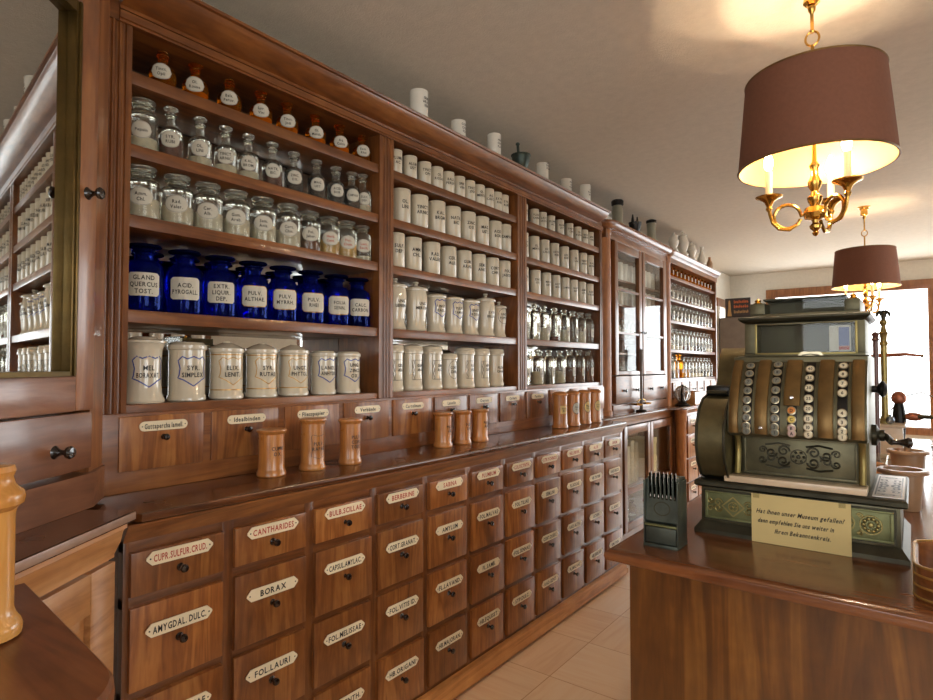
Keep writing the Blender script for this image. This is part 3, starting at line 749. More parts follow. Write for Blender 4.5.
# bay three, fourth and fifth rows: clear bottles
bottle('tall_clear', .040, .232, 'glass', .42, .66, 'mushroom', fill=.55, fillmat='powder', seg=16)
bottle('tall_empty', .040, .232, 'glass', .42, .66, 'mushroom', seg=16)
bottle('tall_red', .040, .232, 'glass', .42, .66, 'mushroom', fill=.2, fillmat='liquid_red', seg=16)
bottle('tall_dark', .042, .245, 'glass', .42, .66, 'mushroom', fill=.7, fillmat='powder_b', seg=16)
for rr, (ys, zz, sn) in enumerate((([3.19, 3.326, 3.451, 3.598, 3.74, 3.87, 4.0, 4.13], Z[3], 'fourth'), ([3.20, 3.36, 3.52, 3.67, 3.82, 3.97, 4.12], 1.335, 'bottom'))):
    for i, y in enumerate(ys):
        k = ('tall_red' if (rr, i) == (0, 3) else 'tall_dark' if rr == 1 and i >= 4 else 'tall_empty' if (i+rr) % 2 else 'tall_clear')
        lk = {'tall_red': 'clear bottle with dark red dregs', 'tall_dark': 'brown-filled clear bottle', 'tall_empty': 'empty clear bottle', 'tall_clear': 'clear bottle with pale powder'}[k]
        place(k, 'glass_bottle', f'{lk}, {ORD[i]} from left on {sn} shelf of the right bay', 'bottle', f'clear bottles on the {sn} shelf of the right bay', -1.965, y, zz,
              (1, label_mb('rect', .0402 if k != 'tall_dark' else .0422, .078, -.1, .055, .06, word(2, True), .01)))

# ------------------------------------------------------------------ turned wooden jars on the worktop
def proto_wood(key, r, h, lid=True, mat='turned'):
    b = MB().lathe([(r*1.04, 0), (r*1.09, .004), (r*1.08, .012), (r*1.0, .020), (r*.97, .026), (r*.95, h*.4), (r*.95, h*.86)], mat, seg=28)
    l = MB().lathe([(r*.95, h*.86), (r*1.06, h*.865), (r*1.1, h*.885), (r*1.07, h*.905), (r*1.0, h*.915), (r*.9, h*.925), (r*.6, h*.965), (0, h*.975)] if lid == 2 else
                   [(r*.95, h*.86), (r*1.06, h*.90), (r*1.13, h*.93), (r*1.11, h*.955), (r*.9, h*.97), (0, h*.97)], mat, seg=28)
    proto(key, [('body', b), ('lid', l)])
proto_wood('wood_l', .046, .168); proto_wood('wood_t', .045, .196); proto_wood('wood_m', .042, .182); proto_wood('wood_s', .042, .170); proto_wood('wood_d', .046, .234, 2)
WJ = [('wood_l', -1.80, 1.245, 'CUPRI|OX.', 'plain turned wooden jar, widest and leftmost of the three on the worktop', .046, 'none', .1),
      ('wood_t', -1.79, 1.415, 'PULV.|RAPAE', 'turned wooden jar with inked scroll frame, middle of the three on the worktop', .045, 'shieldk', .1),
      ('wood_m', -1.775, 1.585, 'PULV.|COFF.|TOST.', 'turned wooden jar lettered in three lines, rightmost of the left trio', .042, 'none', .05),
      ('wood_s', -1.79, 2.18, 'PULV.|LIQ.', 'turned wooden jar, leftmost of the middle trio on the worktop', .042, 'none', -.1),
      ('wood_s', -1.785, 2.325, 'PULV.|SAL.', 'turned wooden jar in the centre of the middle trio on the worktop', .042, 'none', -.1),
      ('wood_s', -1.78, 2.465, 'PULV.|ALB.', 'turned wooden jar, rightmost of the middle trio on the worktop', .042, 'none', -.1)]
for k, x, y, tx, lb, r, st, ph in WJ:
    mb = label_mb('none', r*.95, .088, ph, r*1.5, .06, tx.split('|'), .0125)
    if st == 'shieldk':
        pts = [(-.5, .42), (-.4, .5), (-.1, .44), (.1, .44), (.4, .5), (.5, .42), (.45, .2), (.45, -.2), (.5, -.42), (.3, -.46), (0, -.54), (-.3, -.46), (-.5, -.42), (-.45, -.2), (-.45, .2)]
        mb.ribbon([(a*.06, b*.085) for a, b in pts], .0015, cyl(r*.95+.0008, .088, ph), 'ink')
    place(k, 'wooden_jar', lb, 'jar', 'turned wooden jars on the worktop', x, y, TOPZ, (0, mb))
WD = [(3.30, 'square yellow label', 'first'), (3.47, 'round pale label', 'second'), (3.635, 'round yellow label', 'third'), (3.795, 'oval green-gold label', 'fourth')]
for i, (y, lk, o) in enumerate(WD):
    mb = MB(); r = .0437; fn = cyl(r+.0006, .115, .45)
    if i == 0: patch(mb, fn, .05, lambda u: .025, lambda u: -.025, 'paper')
    else:
        e = lambda u: .036*sqrt(max(0, 1-(2*u/.055)**2)); patch(mb, fn, .055, e, lambda u: -e(u), 'label' if i == 1 else 'paper')
        mb.ribbon([(.0275*cos(2*pi*q/24), .036*sin(2*pi*q/24)) for q in range(24)], .003, cyl(r+.0012, .115, .45), 'ink')
    lines_on(mb, r, .115, .45, word(2), .010, .036)
    place('wood_d', 'wooden_jar', f'tall domed wooden jar with {lk}, {o} of four at the right end', 'jar', 'tall wooden jars at the end of the worktop', -1.765, y, TOPZ, (1, mb))

# ------------------------------------------------------------------ middle glazed cabinet
gc = thing('glazed_cabinet', 'walnut wall cabinet with two glazed doors between the open shelf cases', 'cabinet', (-2.05, 5.0, 1.07))
GX = -1.90; G0, G1 = 4.30, 5.735
mb = MB(); mb.box(-2.2, -2.18, G0, G1, 1.07, 2.54, 'walnut_z'); mb.box(-2.18, -1.95, G0, G0+.02, 1.07, 2.54, 'walnut_z'); mb.box(-2.18, GX-.02, G1-.02, G1, 1.07, 2.54, 'walnut_z')
mb.box(-2.18, GX, G0+.02, G1, 2.47, 2.54, 'walnut_y', .003); mb.box(-2.18, GX-.03, G0+.02, G1, 1.07, 1.375, 'walnut_y'); mb.box(GX-.03, GX, 4.44, G1, 1.07, 1.145, 'walnut_y', .003)
mb.box(GX-.03, GX-.002, 5.69, G1, 1.145, 2.47, 'walnut_z')
part('carcass', mb, gc)
part('mirror_panel', MB().box(-2.179, -2.174, G0+.02, G1-.02, 1.40, 1.90, 'mirror'), gc)
part('corner_column', MB().lathe([(.085, 1.07), (.085, 1.10), (.078, 1.11), (.078, 2.50), (.085, 2.51), (.085, 2.54)], 'column', (-1.975, 4.385, 0), 24), gc)
arc = [(-2.2, 4.305)]+[(-1.98+.08*sin(t), 4.385-.08*cos(t)) for t in [pi/2*i/8 for i in range(9)]]+[(-1.90, 5.735)]
mb = MB(); mb.sweep([(x, y) for x, y in arc], [(-.0, 2.535), (.012, 2.535), (.012, 2.545), (.03, 2.549), (.046, 2.556), (.057, 2.57), (.06, 2.585), (.066, 2.588), (.066, 2.598), (0, 2.60)], 'walnut_y')
mb.box(-2.2, -1.905, 4.36, G1, 2.545, 2.598, 'walnut_y'); part('cornice', mb, gc)
for zt in (2.19, 1.98, 1.74, 1.57): part('shelf', MB().box(-2.172, -1.96, G0+.02, G1-.02, zt-.016, zt, 'walnut_y'), gc)
for a, b in ((4.478, 5.065), (5.085, 5.69)):
    d = MB(); z0, z1 = 1.385, 2.468; s = .065
    for q in ((a, a+s, z0, z1), (b-s, b, z0, z1)): d.box(GX-.03, GX+.006, q[0], q[1], q[2], q[3], 'walnut_z', .003)
    d.box(GX-.03, GX+.006, a+s, b-s, z0, z0+.03, 'walnut_y', .003); d.box(GX-.03, GX+.006, a+s, b-s, z1-.07, z1, 'walnut_y', .003)
    for zz in (2.085, 1.73): d.box(GX-.02, GX+.002, a+s, b-s, zz-.009, zz+.009, 'walnut_y')
    d = part('door', d, gc); part('glass_pane', MB().box(GX-.014, GX-.011, a+s-.006, b-s+.006, z0+.025, z1-.065, 'pane'), d)
    part('knob', knob_mb((GX+.006, (b-.03) if a < 5 else (a+.03), 1.75), .011, .025), d)
for a, b in ((4.478, 5.065), (5.085, 5.69)):
    d = part('drawer', MB().box(GX-.03, GX+.008, a, b, 1.155, 1.375, 'walnut_y', .004), gc)
    for q in (.27, .73): part('knob', knob_mb((GX+.008, a+(b-a)*q, 1.255), .014, .03), d)
canister('can_g', .042, .165, 14, 'ceramic_p')
bottle('small_g', .028, .13, 'glass_thin', .45, .6, 'flat', fill=.5, fillmat='powder', seg=12)
for sn, zz, n in (('upper', 2.19, 11), ('second', 1.98, 11)):
    for i in range(n):
        place('can_g', 'ceramic_canister', f'pale canister behind glass, {ORD[i]} from left on the {sn} shelf of the glazed cabinet', 'jar', f'pale canisters on the {sn} glazed shelf', -2.03, 4.535+i*.112, zz)
for i in range(12):
    place('small_g', 'glass_bottle', f'small bottle behind glass, {ORD[i]} from left on the third shelf of the glazed cabinet', 'bottle', 'small bottles behind the glazed doors', -2.02, 4.52+i*.1, 1.74)
for i in range(4):
    place('small_g', 'glass_bottle', f'small bottle low behind glass, {ORD[i]} from left on the cabinet floor', 'bottle', 'small bottles on the glazed cabinet floor', -2.02, (4.85, 4.95, 5.30, 5.42)[i], 1.375)

# middle base with glazed doors
gb = thing('glazed_base_cabinet', 'low walnut base cabinet with two glass doors below the glazed wall cabinet', 'cabinet', (-2.0, 4.8, 0))
BX = -1.85; B0, B1 = 3.965, 5.775
mb = MB(); mb.box(-2.2, -2.18, B0, B1, 0, 1.045, 'walnut_z'); mb.box(-2.18, BX, B0, B0+.52, 0, 1.045, 'walnut_z'); mb.box(-2.18, BX, 5.69, B1, 0, 1.045, 'walnut_z')
mb.box(-2.18, BX, B0+.52, 5.69, .98, 1.045, 'walnut_y'); mb.box(-2.18, BX, B0+.52, 5.69, 0, .12, 'walnut_y')
mb.sweep([(BX, B0), (BX, 5.65)], [(-.02, 1.0), (.004, 1.0), (.008, 1.02), (.02, 1.035), (.022, 1.045), (-.02, 1.045)], 'walnut_y')
part('carcass', mb, gb); part('shelf', MB().box(-2.17, BX-.04, B0+.52, 5.69, .44, .459, 'walnut_y'), gb)
for a, b in ((4.51, 5.09), (5.105, 5.685)):
    d = MB(); z0, z1, s = .13, .972, .06
    for q in ((a, a+s), (b-s, b)): d.box(BX-.02, BX+.012, q[0], q[1], z0, z1, 'walnut_z', .003)
    for q in ((z0, z0+.06), (z1-.07, z1), (.42, .47)): d.box(BX-.02, BX+.012, a+s, b-s, q[0], q[1], 'walnut_y', .003)
    d = part('door', d, gb); part('glass_pane', MB().box(BX-.008, BX-.005, a+s-.005, b-s+.005, z0+.05, z1-.06, 'pane'), d)
mb = MB(); mb.layers([(-2.2, 5.50), (-2.2, 3.965), (-1.818, 3.965), (-1.818, 5.50)], [(.01, 1.0455), (0, 1.053), (0, 1.063), (.01, 1.07)], 'worktop')
single('worktop', mb, 'short dark polished worktop on the glass-door base cabinet, set back from the drawers', 'worktop', (-2.0, 4.7, 1.0455))
bk = [('pale ledger, leftmost of the stack of books behind the left base glass door', 4.58), ('pale ledger, second book behind the left base glass door', 4.67), ('pale ledger, third book behind the left base glass door', 4.76), ('pale ledger, fourth book behind the left base glass door', 4.85), ('pale ledger, rightmost book behind the left base glass door', 4.94)]
for i, (lb, y) in enumerate(bk):
    t = thing('ledger', lb, 'book', (-2.0, y, .46), 0, 'ledgers behind glass')
    part('cover', MB().box(-2.08, -1.92, y, y+.078, .46, .46+.36-(i % 3)*.02, 'book', .004), t)
    part('page_block', MB().box(-2.085, -2.08, y+.008, y+.07, .468, .80-(i % 3)*.02, 'label'), t)
for i, (y, z, h) in enumerate(((5.2, .46, .17), (5.2, .631, .17), (5.24, .121, .22))):
    t = thing('cardboard_box', ('lower cream cardboard box behind the right base glass door', 'cream cardboard box stacked on another behind right base glass door', 'cream box on the floor of the glass-door base cabinet')[i], 'box', (-2.0, y, z), 0, 'cream boxes behind glass')
    part('base', MB().box(-2.1, -1.91, y, y+.24, z, z+h*.7, 'box_cream', .003), t); part('lid', MB().box(-2.103, -1.907, y-.003, y+.243, z+h*.7, z+h, 'box_cream', .003), t)
bottle('store_b', .045, .2, 'glass_thin', .45, .6, 'flat', seg=14, fill=.5)
for i, y in enumerate((4.62, 4.78, 4.94)):
    place('store_b', 'glass_bottle', f'clear bottle on the cabinet floor below the ledgers, {ORD[i]} from left', 'bottle', 'bottles below the ledgers', -1.96, y, .12)

# ------------------------------------------------------------------ far shelf case
fc = thing('shelf_case', 'far open shelf case crowded with small bottles, right of the glazed cabinet', 'shelf', (-2.05, 6.6, 1.07))
F0, F1 = 5.745, 7.56
mb = MB(); mb.box(-2.2, -2.18, F0, F1, 1.07, 2.54, 'walnut_z'); mb.box(-2.18, XS, F1-.03, F1, 1.07, 2.54, 'walnut_z'); mb.box(-2.18, XS, F0, F1, 2.48, 2.54, 'walnut_y')
part('back_panel', mb, fc); part('mirror_panel', MB().box(-2.179, -2.174, F0+.1, F1-.03, 1.35, 2.3, 'mirror'), fc)
part('corner_column', MB().lathe([(.062, 1.07), (.062, 1.1), (.056, 1.11), (.056, 2.46), (.062, 2.47), (.062, 2.54)], 'column', (-1.945, 5.81, 0), 20), fc)
for zt in TOPS+[1.335]: part('shelf', MB().box(-2.172, XS-.01, F0+.02, F1-.03, zt-.03, zt, 'walnut_y', .003), fc)
mb = MB(); mb.box(-2.18, XS-.01, F0, F1, 1.07, 1.305, 'walnut_y'); part('base_rail', mb, fc)
arc = [(-2.2, 5.795)]+[(-1.96+.06*sin(t), 5.855-.06*cos(t)) for t in [pi/2*i/8 for i in range(9)]]+[(-1.90, F1)]
mb = MB(); mb.sweep(arc, [(0, 2.48), (.008, 2.48), (.01, 2.53), (.024, 2.545), (.042, 2.556), (.05, 2.58), (.056, 2.588), (.056, 2.598), (0, 2.60)], 'walnut_y')
mb.box(-2.2, -1.905, 5.83, F1, 2.545, 2.598, 'walnut_y'); part('cornice', mb, fc)
for k in range(6):
    a = 5.885+k*.274; d = part('drawer', MB().box(XS-.02, XS+.008, a, a+.25, 1.13, 1.295, 'drawer', .003), fc)
    part('name_plate', plate_mb(XS+.0075, a+.125, 1.26, .13, .028, ['Charpie', 'Watte', 'Binden', 'Lint', 'Gaze', 'Seide'][k], 'ink', 'round'), d); part('knob', knob_mb((XS+.007, a+.125, 1.215), .011, .027), d)
bottle('far_amber', .040, .112, 'glass_amber', .38, .58, 'ball', seg=12, fill=.6, fillmat='liquid_gold')
bottle('far_a', .042, .172, 'glass_thin', .42, .6, 'flat', seg=12, fill=.25, fillmat='powder')
bottle('far_b', .042, .172, 'glass_thin', .42, .6, 'flat', seg=12, fill=.35, fillmat='liquid_red')
bottle('far_c', .042, .225, 'glass_thin', .42, .64, 'mushroom', seg=12, fill=.3, fillmat='powder')
bottle('far_d', .042, .225, 'glass_thin', .42, .64, 'mushroom', seg=12, fill=.3, fillmat='liquid_red')
bottle('far_e', .042, .225, 'glass_thin', .42, .64, 'mushroom', seg=12, fill=.6, fillmat='liquid_gold')
bottle('far_f', .042, .225, 'glass_thin', .42, .64, 'mushroom', seg=12, fill=.55, fillmat='liquid_dark')
bottle('far_amber_tall', .046, .25, 'glass_amber', .45, .6, 'mushroom', seg=14, fill=.6, fillmat='liquid_gold')
bottle('far_c3', .042, .178, 'glass_thin', .42, .6, 'mushroom', seg=12, fill=.3, fillmat='powder')
bottle('far_d3', .042, .178, 'glass_thin', .42, .6, 'mushroom', seg=12, fill=.4, fillmat='liquid_red')
bottle('far_f3', .042, .178, 'glass_thin', .42, .6, 'mushroom', seg=12, fill=.6, fillmat='liquid_dark')
NAMEF = {'far_amber': 'little amber bottle', 'far_a': 'clear bottle', 'far_b': 'clear bottle with red liquid', 'far_c': 'tall clear bottle', 'far_d': 'tall bottle with red liquid', 'far_e': 'tall bottle with golden oil', 'far_f': 'tall bottle with dark contents', 'far_amber_tall': 'tall amber bottle'}
for ri, (zz, sn, ks) in enumerate(((TOPS[0], 'top', ['far_amber']*13), (TOPS[1], 'second', ['far_a']*4+['far_b', 'far_b', 'far_b', 'far_a', 'far_a', 'far_b', 'far_a', 'far_a', 'far_a']),
                    (TOPS[2], 'third', ['far_c', 'far_f', 'far_c', 'far_c', 'far_d', 'far_c', 'far_f', 'far_c', 'far_d', 'far_f', 'far_d', 'far_c', 'far_f']),
                    (TOPS[3], 'fourth', ['far_c']*4+['far_d', 'far_d', 'far_c', 'far_d', 'far_f', 'far_f', 'far_f', 'far_c', 'far_c']),
                    (1.335, 'bottom', ['far_c', 'far_f', 'far_e', 'far_amber_tall', 'far_e', 'far_e', 'far_c', 'far_c', 'far_c', 'far_c', 'far_f', 'far_c', 'far_f']))):
    for i, k in enumerate(ks):
        y = 5.93+i*.1275
        place(k+'3' if ri == 2 else k, 'glass_bottle' if 'amber' not in k else 'amber_bottle', f'{NAMEF[k]}, {ORD[i]} from left on {sn} shelf of the far shelf case', 'bottle', f'bottles on the {sn} shelf of the far case',
              -1.972, y, zz, (1, label_mb('rect', .0402 if k == 'far_amber' else .0425 if k != 'far_amber_tall' else .0465, .05 if zz > 2 else .075, -.2, .05, .045, word(1, True), .009)))
# far base with drawers
fb = thing('drawer_cabinet', 'far walnut base of drawers with a round corner column, beyond the glass-door base', 'cabinet', (-2.0, 6.6, 0))
mb = MB(); mb.box(-2.2, -1.76, 5.785, 7.56, 0, 1.045, 'walnut_y'); mb.box(-1.78, -1.75, 5.84, 7.56, 0, .08, 'walnut_y', .003)
mb.sweep([(-1.76, 5.785), (-1.76, 7.56)], [(-.02, 1.0), (.004, 1.0), (.01, 1.02), (.026, 1.04), (.026, 1.045), (-.02, 1.045)], 'walnut_y')
part('carcass', mb, fb)
part('corner_column', MB().lathe([(.055, 0), (.055, .1), (.046, .12), (.046, .92), (.055, .94), (.055, 1.0), (.06, 1.02), (.06, 1.045)], 'column', (-1.772, 5.72, 0), 20), fb)
for r, (z0, z1) in enumerate(((.80, .975), (.57, .785), (.34, .555), (.1, .325))):
    for k in range(5):
        a = 5.86+k*.335
        d = part('drawer', MB().box(-1.77, -1.746, a, a+.31, z0, z1, 'drawer', .004), fb)
        part('name_plate', plate_mb(-1.7465, a+.155, z1-.055, .17, .04, TXT[(r+2) % 4][k+5], 'ink'), d); part('knob', knob_mb((-1.747, a+.155, z1-.105), .012, .03), d)
mb = MB(); mb.layers([(-2.2, 7.57), (-2.2, 5.52), (-1.82, 5.52), (-1.745, 5.63), (-1.727, 5.68), (-1.727, 7.57)], [(.01, 1.0455), (0, 1.053), (0, 1.063), (.01, 1.07)], 'worktop')
single('worktop', mb, 'dark polished worktop on the far drawer base, under the far bottle shelves', 'worktop', (-2.0, 6.6, 1.0455))

# small balance on the middle worktop
t = thing('hand_scale', 'slim brass-panned balance on a dark post in front of the glazed cabinet', 'scale', (-1.846, 4.90, 1.071))
part('base', MB().lathe([(.044, 0), (.047, .006), (.044, .014), (.02, .02), (.0, .02)], 'blackmetal', seg=24), t, 'dark round foot', True)
part('post', MB().lathe([(.014, .018), (.014, .1), (.011, .12), (.011, .42), (.016, .43), (.016, .52), (.006, .53), (0, .54)], 'greytin', seg=12), t, None, True)
part('beam', MB().tube([(-.0, -.10, .09), (0, 0, .11), (0, .10, .09)], .005, 'brass'), t, None, True)
for s in (-1, 1): part('pan', MB().lathe([(.0, .062), (.04, .064), (.052, .074), (.054, .074), (.042, .060), (0, .058)], 'brass', (0, s*.10, 0), 18).tube([(0, s*.1, .062), (0, s*.1, .092)], .002, 'brass', 6), t, None, True)
# cage-like mill and wooden box at the far base
t = thing('wire_mill', 'small dark metal cage mill standing on the far worktop beside a wooden box', 'mill', (-1.81, 5.90, 1.071))
part('base', MB().lathe([(.07, 0), (.072, .01), (.05, .02), (.03, .035), (0, .035)], 'blackmetal', seg=18), t, None, True)
mb = MB()
for i in range(8):
    a = pi*i/8
    mb.tube([(.075*cos(a)*cos(q), .075*sin(a)*cos(q), .115+.08*sin(q)) for q in [2*pi*j/16 for j in range(17)]], .004, 'silver', 5, False)
part('cage', mb, t, 'bright wire cage', True)
part('spindle', MB().lathe([(.018, .03), (.018, .1), (.03, .115), (.018, .13), (.012, .2), (0, .21)], 'blackmetal', seg=12), t, None, True)
t = thing('wooden_box', 'orange-brown wooden box with open top on the far worktop', 'box', (-1.85, 6.2, 1.07))
mb = MB(); mb.box(-1.885, -1.735, 6.06, 6.075, 1.08, 1.20, 'lightwood', .002).box(-1.885, -1.735, 6.405, 6.42, 1.08, 1.20, 'lightwood', .002).box(-1.885, -1.87, 6.075, 6.405, 1.08, 1.20, 'lightwood').box(-1.75, -1.735, 6.075, 6.405, 1.08, 1.20, 'lightwood')
part('sides', mb, t); part('bottom', MB().box(-1.888, -1.73, 6.055, 6.425, 1.07, 1.08, 'lightwood', .002), t)

# ------------------------------------------------------------------ things on top of the cornices
TOP = 2.60; TOPM = 2.621
def topcan(key, r, h): canister(key, r, h, 20, 'ceramic_p')
topcan('tc_a', .044, .136); topcan('tc_b', .039, .094); topcan('tc_c', .039, .128); topcan('tc_d', .039, .114)
for key, y, lb, r, h in (('tc_a', 2.07, 'tall white canister alone on the cornice above the left bay', .044, .136), ('tc_b', 2.375, 'short white canister on the cornice, second from left', .039, .094), ('tc_c', 2.70, 'white canister on the cornice just left of the dark mortar', .039, .128),
                     ('tc_d', 3.24, 'white canister on the cornice just right of the dark mortar', .045, .165), ('tc_b', 3.56, 'short white canister on the cornice above the right bay', .039, .094), ('tc_c', 3.85, 'white canister on the cornice nearest the right end of the open shelves', .039, .128)):
    place(key, 'ceramic_canister', lb, 'jar', 'canisters on the cornice', -1.85, y, TOPM, (0, label_mb('none', r, h*.55, -.1, r*1.5, .07, word(2, True)+word(1, True), .012)))
t = thing('mortar', 'dark green iron mortar with its pestle standing in it on the cornice', 'mortar', (-1.86, 3.0, TOPM))
t.scale = (.72, .72, .72)
part('bowl', MB().lathe([(.05, 0), (.055, .01), (.045, .025), (.06, .05), (.072, .09), (.078, .13), (.084, .135), (.084, .142), (.072, .142), (.06, .09), (0, .05)], 'iron', seg=24), t, None, True)
part('pestle', MB().tube([(0, .005, .06), (-.01, -.022, .15), (-.012, -.03, .225)], [.014, .011, .012], 'iron', 10).lathe([(0, -.012), (.016, -.006), (.018, .004), (.012, .012), (0, .014)], 'iron', (-.012, -.03, .228), 12), t, None, True)
def vase(key, prof, mat, lid=None, lmat=None):
    ps = [('body', MB().lathe(prof, mat, seg=22))]
    if lid: ps.append(('lid', MB().lathe(lid, lmat or mat, seg=22)))
    proto(key, ps)
vase('dark_lid', [(.052, 0), (.056, .01), (.05, .03), (.052, .06), (.055, .12), (.048, .165), (.04, .178)], 'olivejar', [(.05, .178), (.058, .182), (.06, .215), (.05, .226), (.0, .23)], 'blackmetal')
vase('albarello', [(.05, 0), (.055, .01), (.045, .04), (.042, .11), (.05, .165), (.046, .18)], 'olivejar', [(.05, .18), (.056, .185), (.055, .205), (.03, .216), (0, .22)], 'blackmetal')
vase('pale_urn', [(.038, 0), (.042, .01), (.025, .03), (.045, .07), (.052, .1), (.04, .13), (.035, .145)], 'ceramic_p', [(.04, .145), (.042, .15), (.02, .165), (.01, .175), (.012, .185), (0, .19)])
vase('pale_tall', [(.05, 0), (.054, .012), (.034, .04), (.05, .09), (.058, .13), (.044, .18), (.036, .2)], 'ceramic_p', [(.042, .2), (.044, .206), (.022, .225), (.01, .235), (.013, .246), (0, .255)])
vase('pale_bottle', [(.045, 0), (.05, .015), (.052, .06), (.03, .12), (.018, .16), (.022, .19), (.026, .2), (0, .2)], 'ceramic_p')
vase('brown_bottle', [(.03, 0), (.034, .015), (.034, .06), (.016, .1), (.014, .125), (.018, .132), (0, .133)], 'stone')
place('dark_lid', 'lidded_jar', 'grey-green jar with black lid on the left end of the glazed cabinet top', 'jar', None, -1.90, 4.55, TOP).scale = (.84, .84, .92)
place('albarello', 'lidded_jar', 'waisted grey jar with dark lid on the middle of the glazed cabinet top', 'jar', None, -1.90, 5.33, TOP).scale = (.86, .86, .95)
t = thing('small_mortar', 'small black two-eared mortar between the two lidded jars up on the glazed cabinet', 'mortar', (-1.90, 4.93, TOP))
part('bowl', MB().lathe([(.04, 0), (.044, .008), (.036, .02), (.046, .05), (.056, .1), (.05, .1), (.03, .04), (0, .03)], 'blackmetal', seg=18), t, None, True)
for s in (-1, 1): part('ear', MB().tube([(0, s*.048, .08), (0, s*.056, .11), (0, s*.05, .16)], [.016, .013, .005], 'blackmetal', 8), t, None, True)
place('pale_urn', 'pale_urn', 'small pale lidded urn at the left end of the far cornice', 'urn', None, -1.88, 5.9, TOP)
place('pale_tall', 'pale_urn', 'tallest pale urn on the far cornice, beside the small urn', 'urn', None, -1.88, 6.2, TOP)
place('pale_urn', 'pale_urn', 'small pale urn in the middle of the far cornice', 'urn', None, -1.88, 6.5, TOP)
place('pale_bottle', 'pale_bottle', 'pale narrow-necked bottle on the far cornice near its right end', 'bottle', None, -1.88, 6.88, TOP)
place('brown_bottle', 'stoneware_bottle', 'little brown bottle, last thing at the right end of the far cornice', 'bottle', None, -1.88, 7.2, TOP)

# ------------------------------------------------------------------ corner cabinet with mirror (turned)
A = radians(-55)
cc = thing('corner_cabinet', 'rosy walnut corner cabinet with a gilt-framed mirror door at the left edge', 'cabinet', (-1.730, .641, 1.0835), A)
CB = 0.0
mb = MB(); mb.prism([(0, -.045), (.62, -.045), (.62, -.33), (.02, -.33)], CB+.09, 1.62, 'corner_z', 'z')
part('body', mb, cc)
part('corner_stile', MB().prism([(-.003, .0), (-.003, -.12), (-.148, -.105), (-.12, -.043)], CB+.09, 1.62, 'corner_z', 'z'), cc)
mb = MB(); mb.prism([(-.004, .014), (.63, .014), (.63, -.33), (.03, -.33), (-.146, -.108), (-.122, -.036)], CB, CB+.09, 'corner', 'z')
part('plinth', mb, cc)
# door
dz0, dz1 = .255, 1.60; m0, m1 = 1.427-1.0835, 2.378-1.0835
d = MB(); d.box(0, .067, -.044, .012, dz0, dz1, 'corner_z', .004); d.box(.52, .62, -.044, .012, dz0, dz1, 'corner_z', .004)
d.box(.067, .52, -.044, .012, dz0, m0, 'corner', .003); d.box(.067, .52, -.044, .012, m1, dz1, 'corner', .003)
d.box(.067, .52, -.044, -.042, m0, m1, 'corner')
door = part('door', d, cc)
mb = MB()
for a, b, z0, z1 in ((.067, .092, m0, m1),):
    mb.box(a, b, -.041, .014, z0, z1, 'gilt', .003); mb.box(a+.008, b-.008, .012, .019, z0, z1, 'gilt', .003)
for z0, z1 in ((m0, m0+.012), (m1-.03, m1)): mb.prism([(.092, -.04), (.092, .014), (.52, .044), (.52, -.04)], z0, z1, 'gilt', 'z')
mb.prism([(.489, -.04), (.489, .042), (.52, .046), (.52, -.04)], m0, m1, 'gilt', 'z')
part('mirror_frame', mb, door)
ML, MR = .034, -.0085; mb = MB()
mb.prism([(.093, MR), (.489, ML), (.489, -.04), (.093, -.04)], m0+.013, m1-.031, 'mirror', 'z')
part('mirror_glass', mb, door)
def knob_local(p, r=.015, L=.05):
    mb = MB(); prof = [(r*1.1, 0), (r*.9, L*.06), (r*.55, L*.25), (r*.4, L*.45), (r*.5, L*.6), (r*.95, L*.7), (r*1.05, L*.85), (r*.8, L*.97), (0, L)]
    return mb.lathe(prof, 'black_knob', p, 16, 'y')
part('knob', knob_local((.036, .012, 1.90-1.0835), .015, .04), door)
dr = part('drawer', MB().box(.004, .62, -.012, .012, .105, .25, 'corner', .003), cc)
part('knob', knob_local((.135, .012, 1.245-1.0835), .015, .045), dr)
mb = MB(); mb.sweep([(-.11, -.06), (0, .0), (.64, .0)], [(-.05, 1.60), (.01, 1.60), (.03, 1.63), (.04, 1.66), (-.05, 1.66)][::-1], 'corner')

# sideboard below it
A2 = radians(-53.13)
sb = thing('sideboard', 'honey walnut corner base cabinet with panelled door and dark top, under the mirror cabinet', 'cabinet', (-1.602, .702, 0), A2)
part('top', MB().layers([(.004, 0), (.004, -.33), (.50, -.33), (.50, 0)][::-1], [(.004, 1.058), (0, 1.062), (0, 1.079), (.004, 1.083)], 'worktop'), sb, 'dark wooden top')
part('top_edge', MB().box(.0, .50, .0005, .006, 1.060, 1.080, 'glint_edge', .003), sb, 'pale front edge with window reflection painted on')
mb = MB(); prof = [(-.2, .97), (-.036, .97), (-.036, .978), (-.03, .99), (-.02, 1.01), (-.014, 1.035), (-.010, 1.042), (-.004, 1.044), (-.004, 1.058), (-.2, 1.058)]
n = len(prof); mb.prism([(o, z) for o, z in prof], .022, .49, 'sideboard', 'x'); part('cove_moulding', mb, sb)
part('body', MB().box(.022, .49, -.32, -.05, .06, .97, 'sideboard'), sb); part('plinth', MB().box(.022, .49, -.32, -.045, 0, .06, 'sideboard'), sb)
d = MB(); a, b, z0, z1, s = .026, .486, .07, .962, .095
d.box(a, a+s, -.05, -.03, z0, z1, 'sideboard', .003).box(b-s, b, -.05, -.03, z0, z1, 'sideboard', .003).box(a+s, b-s, -.05, -.03, z1-s, z1, 'sideboard', .003).box(a+s, b-s, -.05, -.03, z0, z0+s, 'sideboard', .003)
d = part('door', d, sb); part('panel', MB().box(a+s-.002, b-s+.002, -.052, -.046, z0+s, z1-s, 'sideboard').box(a+s+.03, b-s-.03, -.046, -.040, z0+s+.03, z1-s-.03, 'sideboard', .004), d)

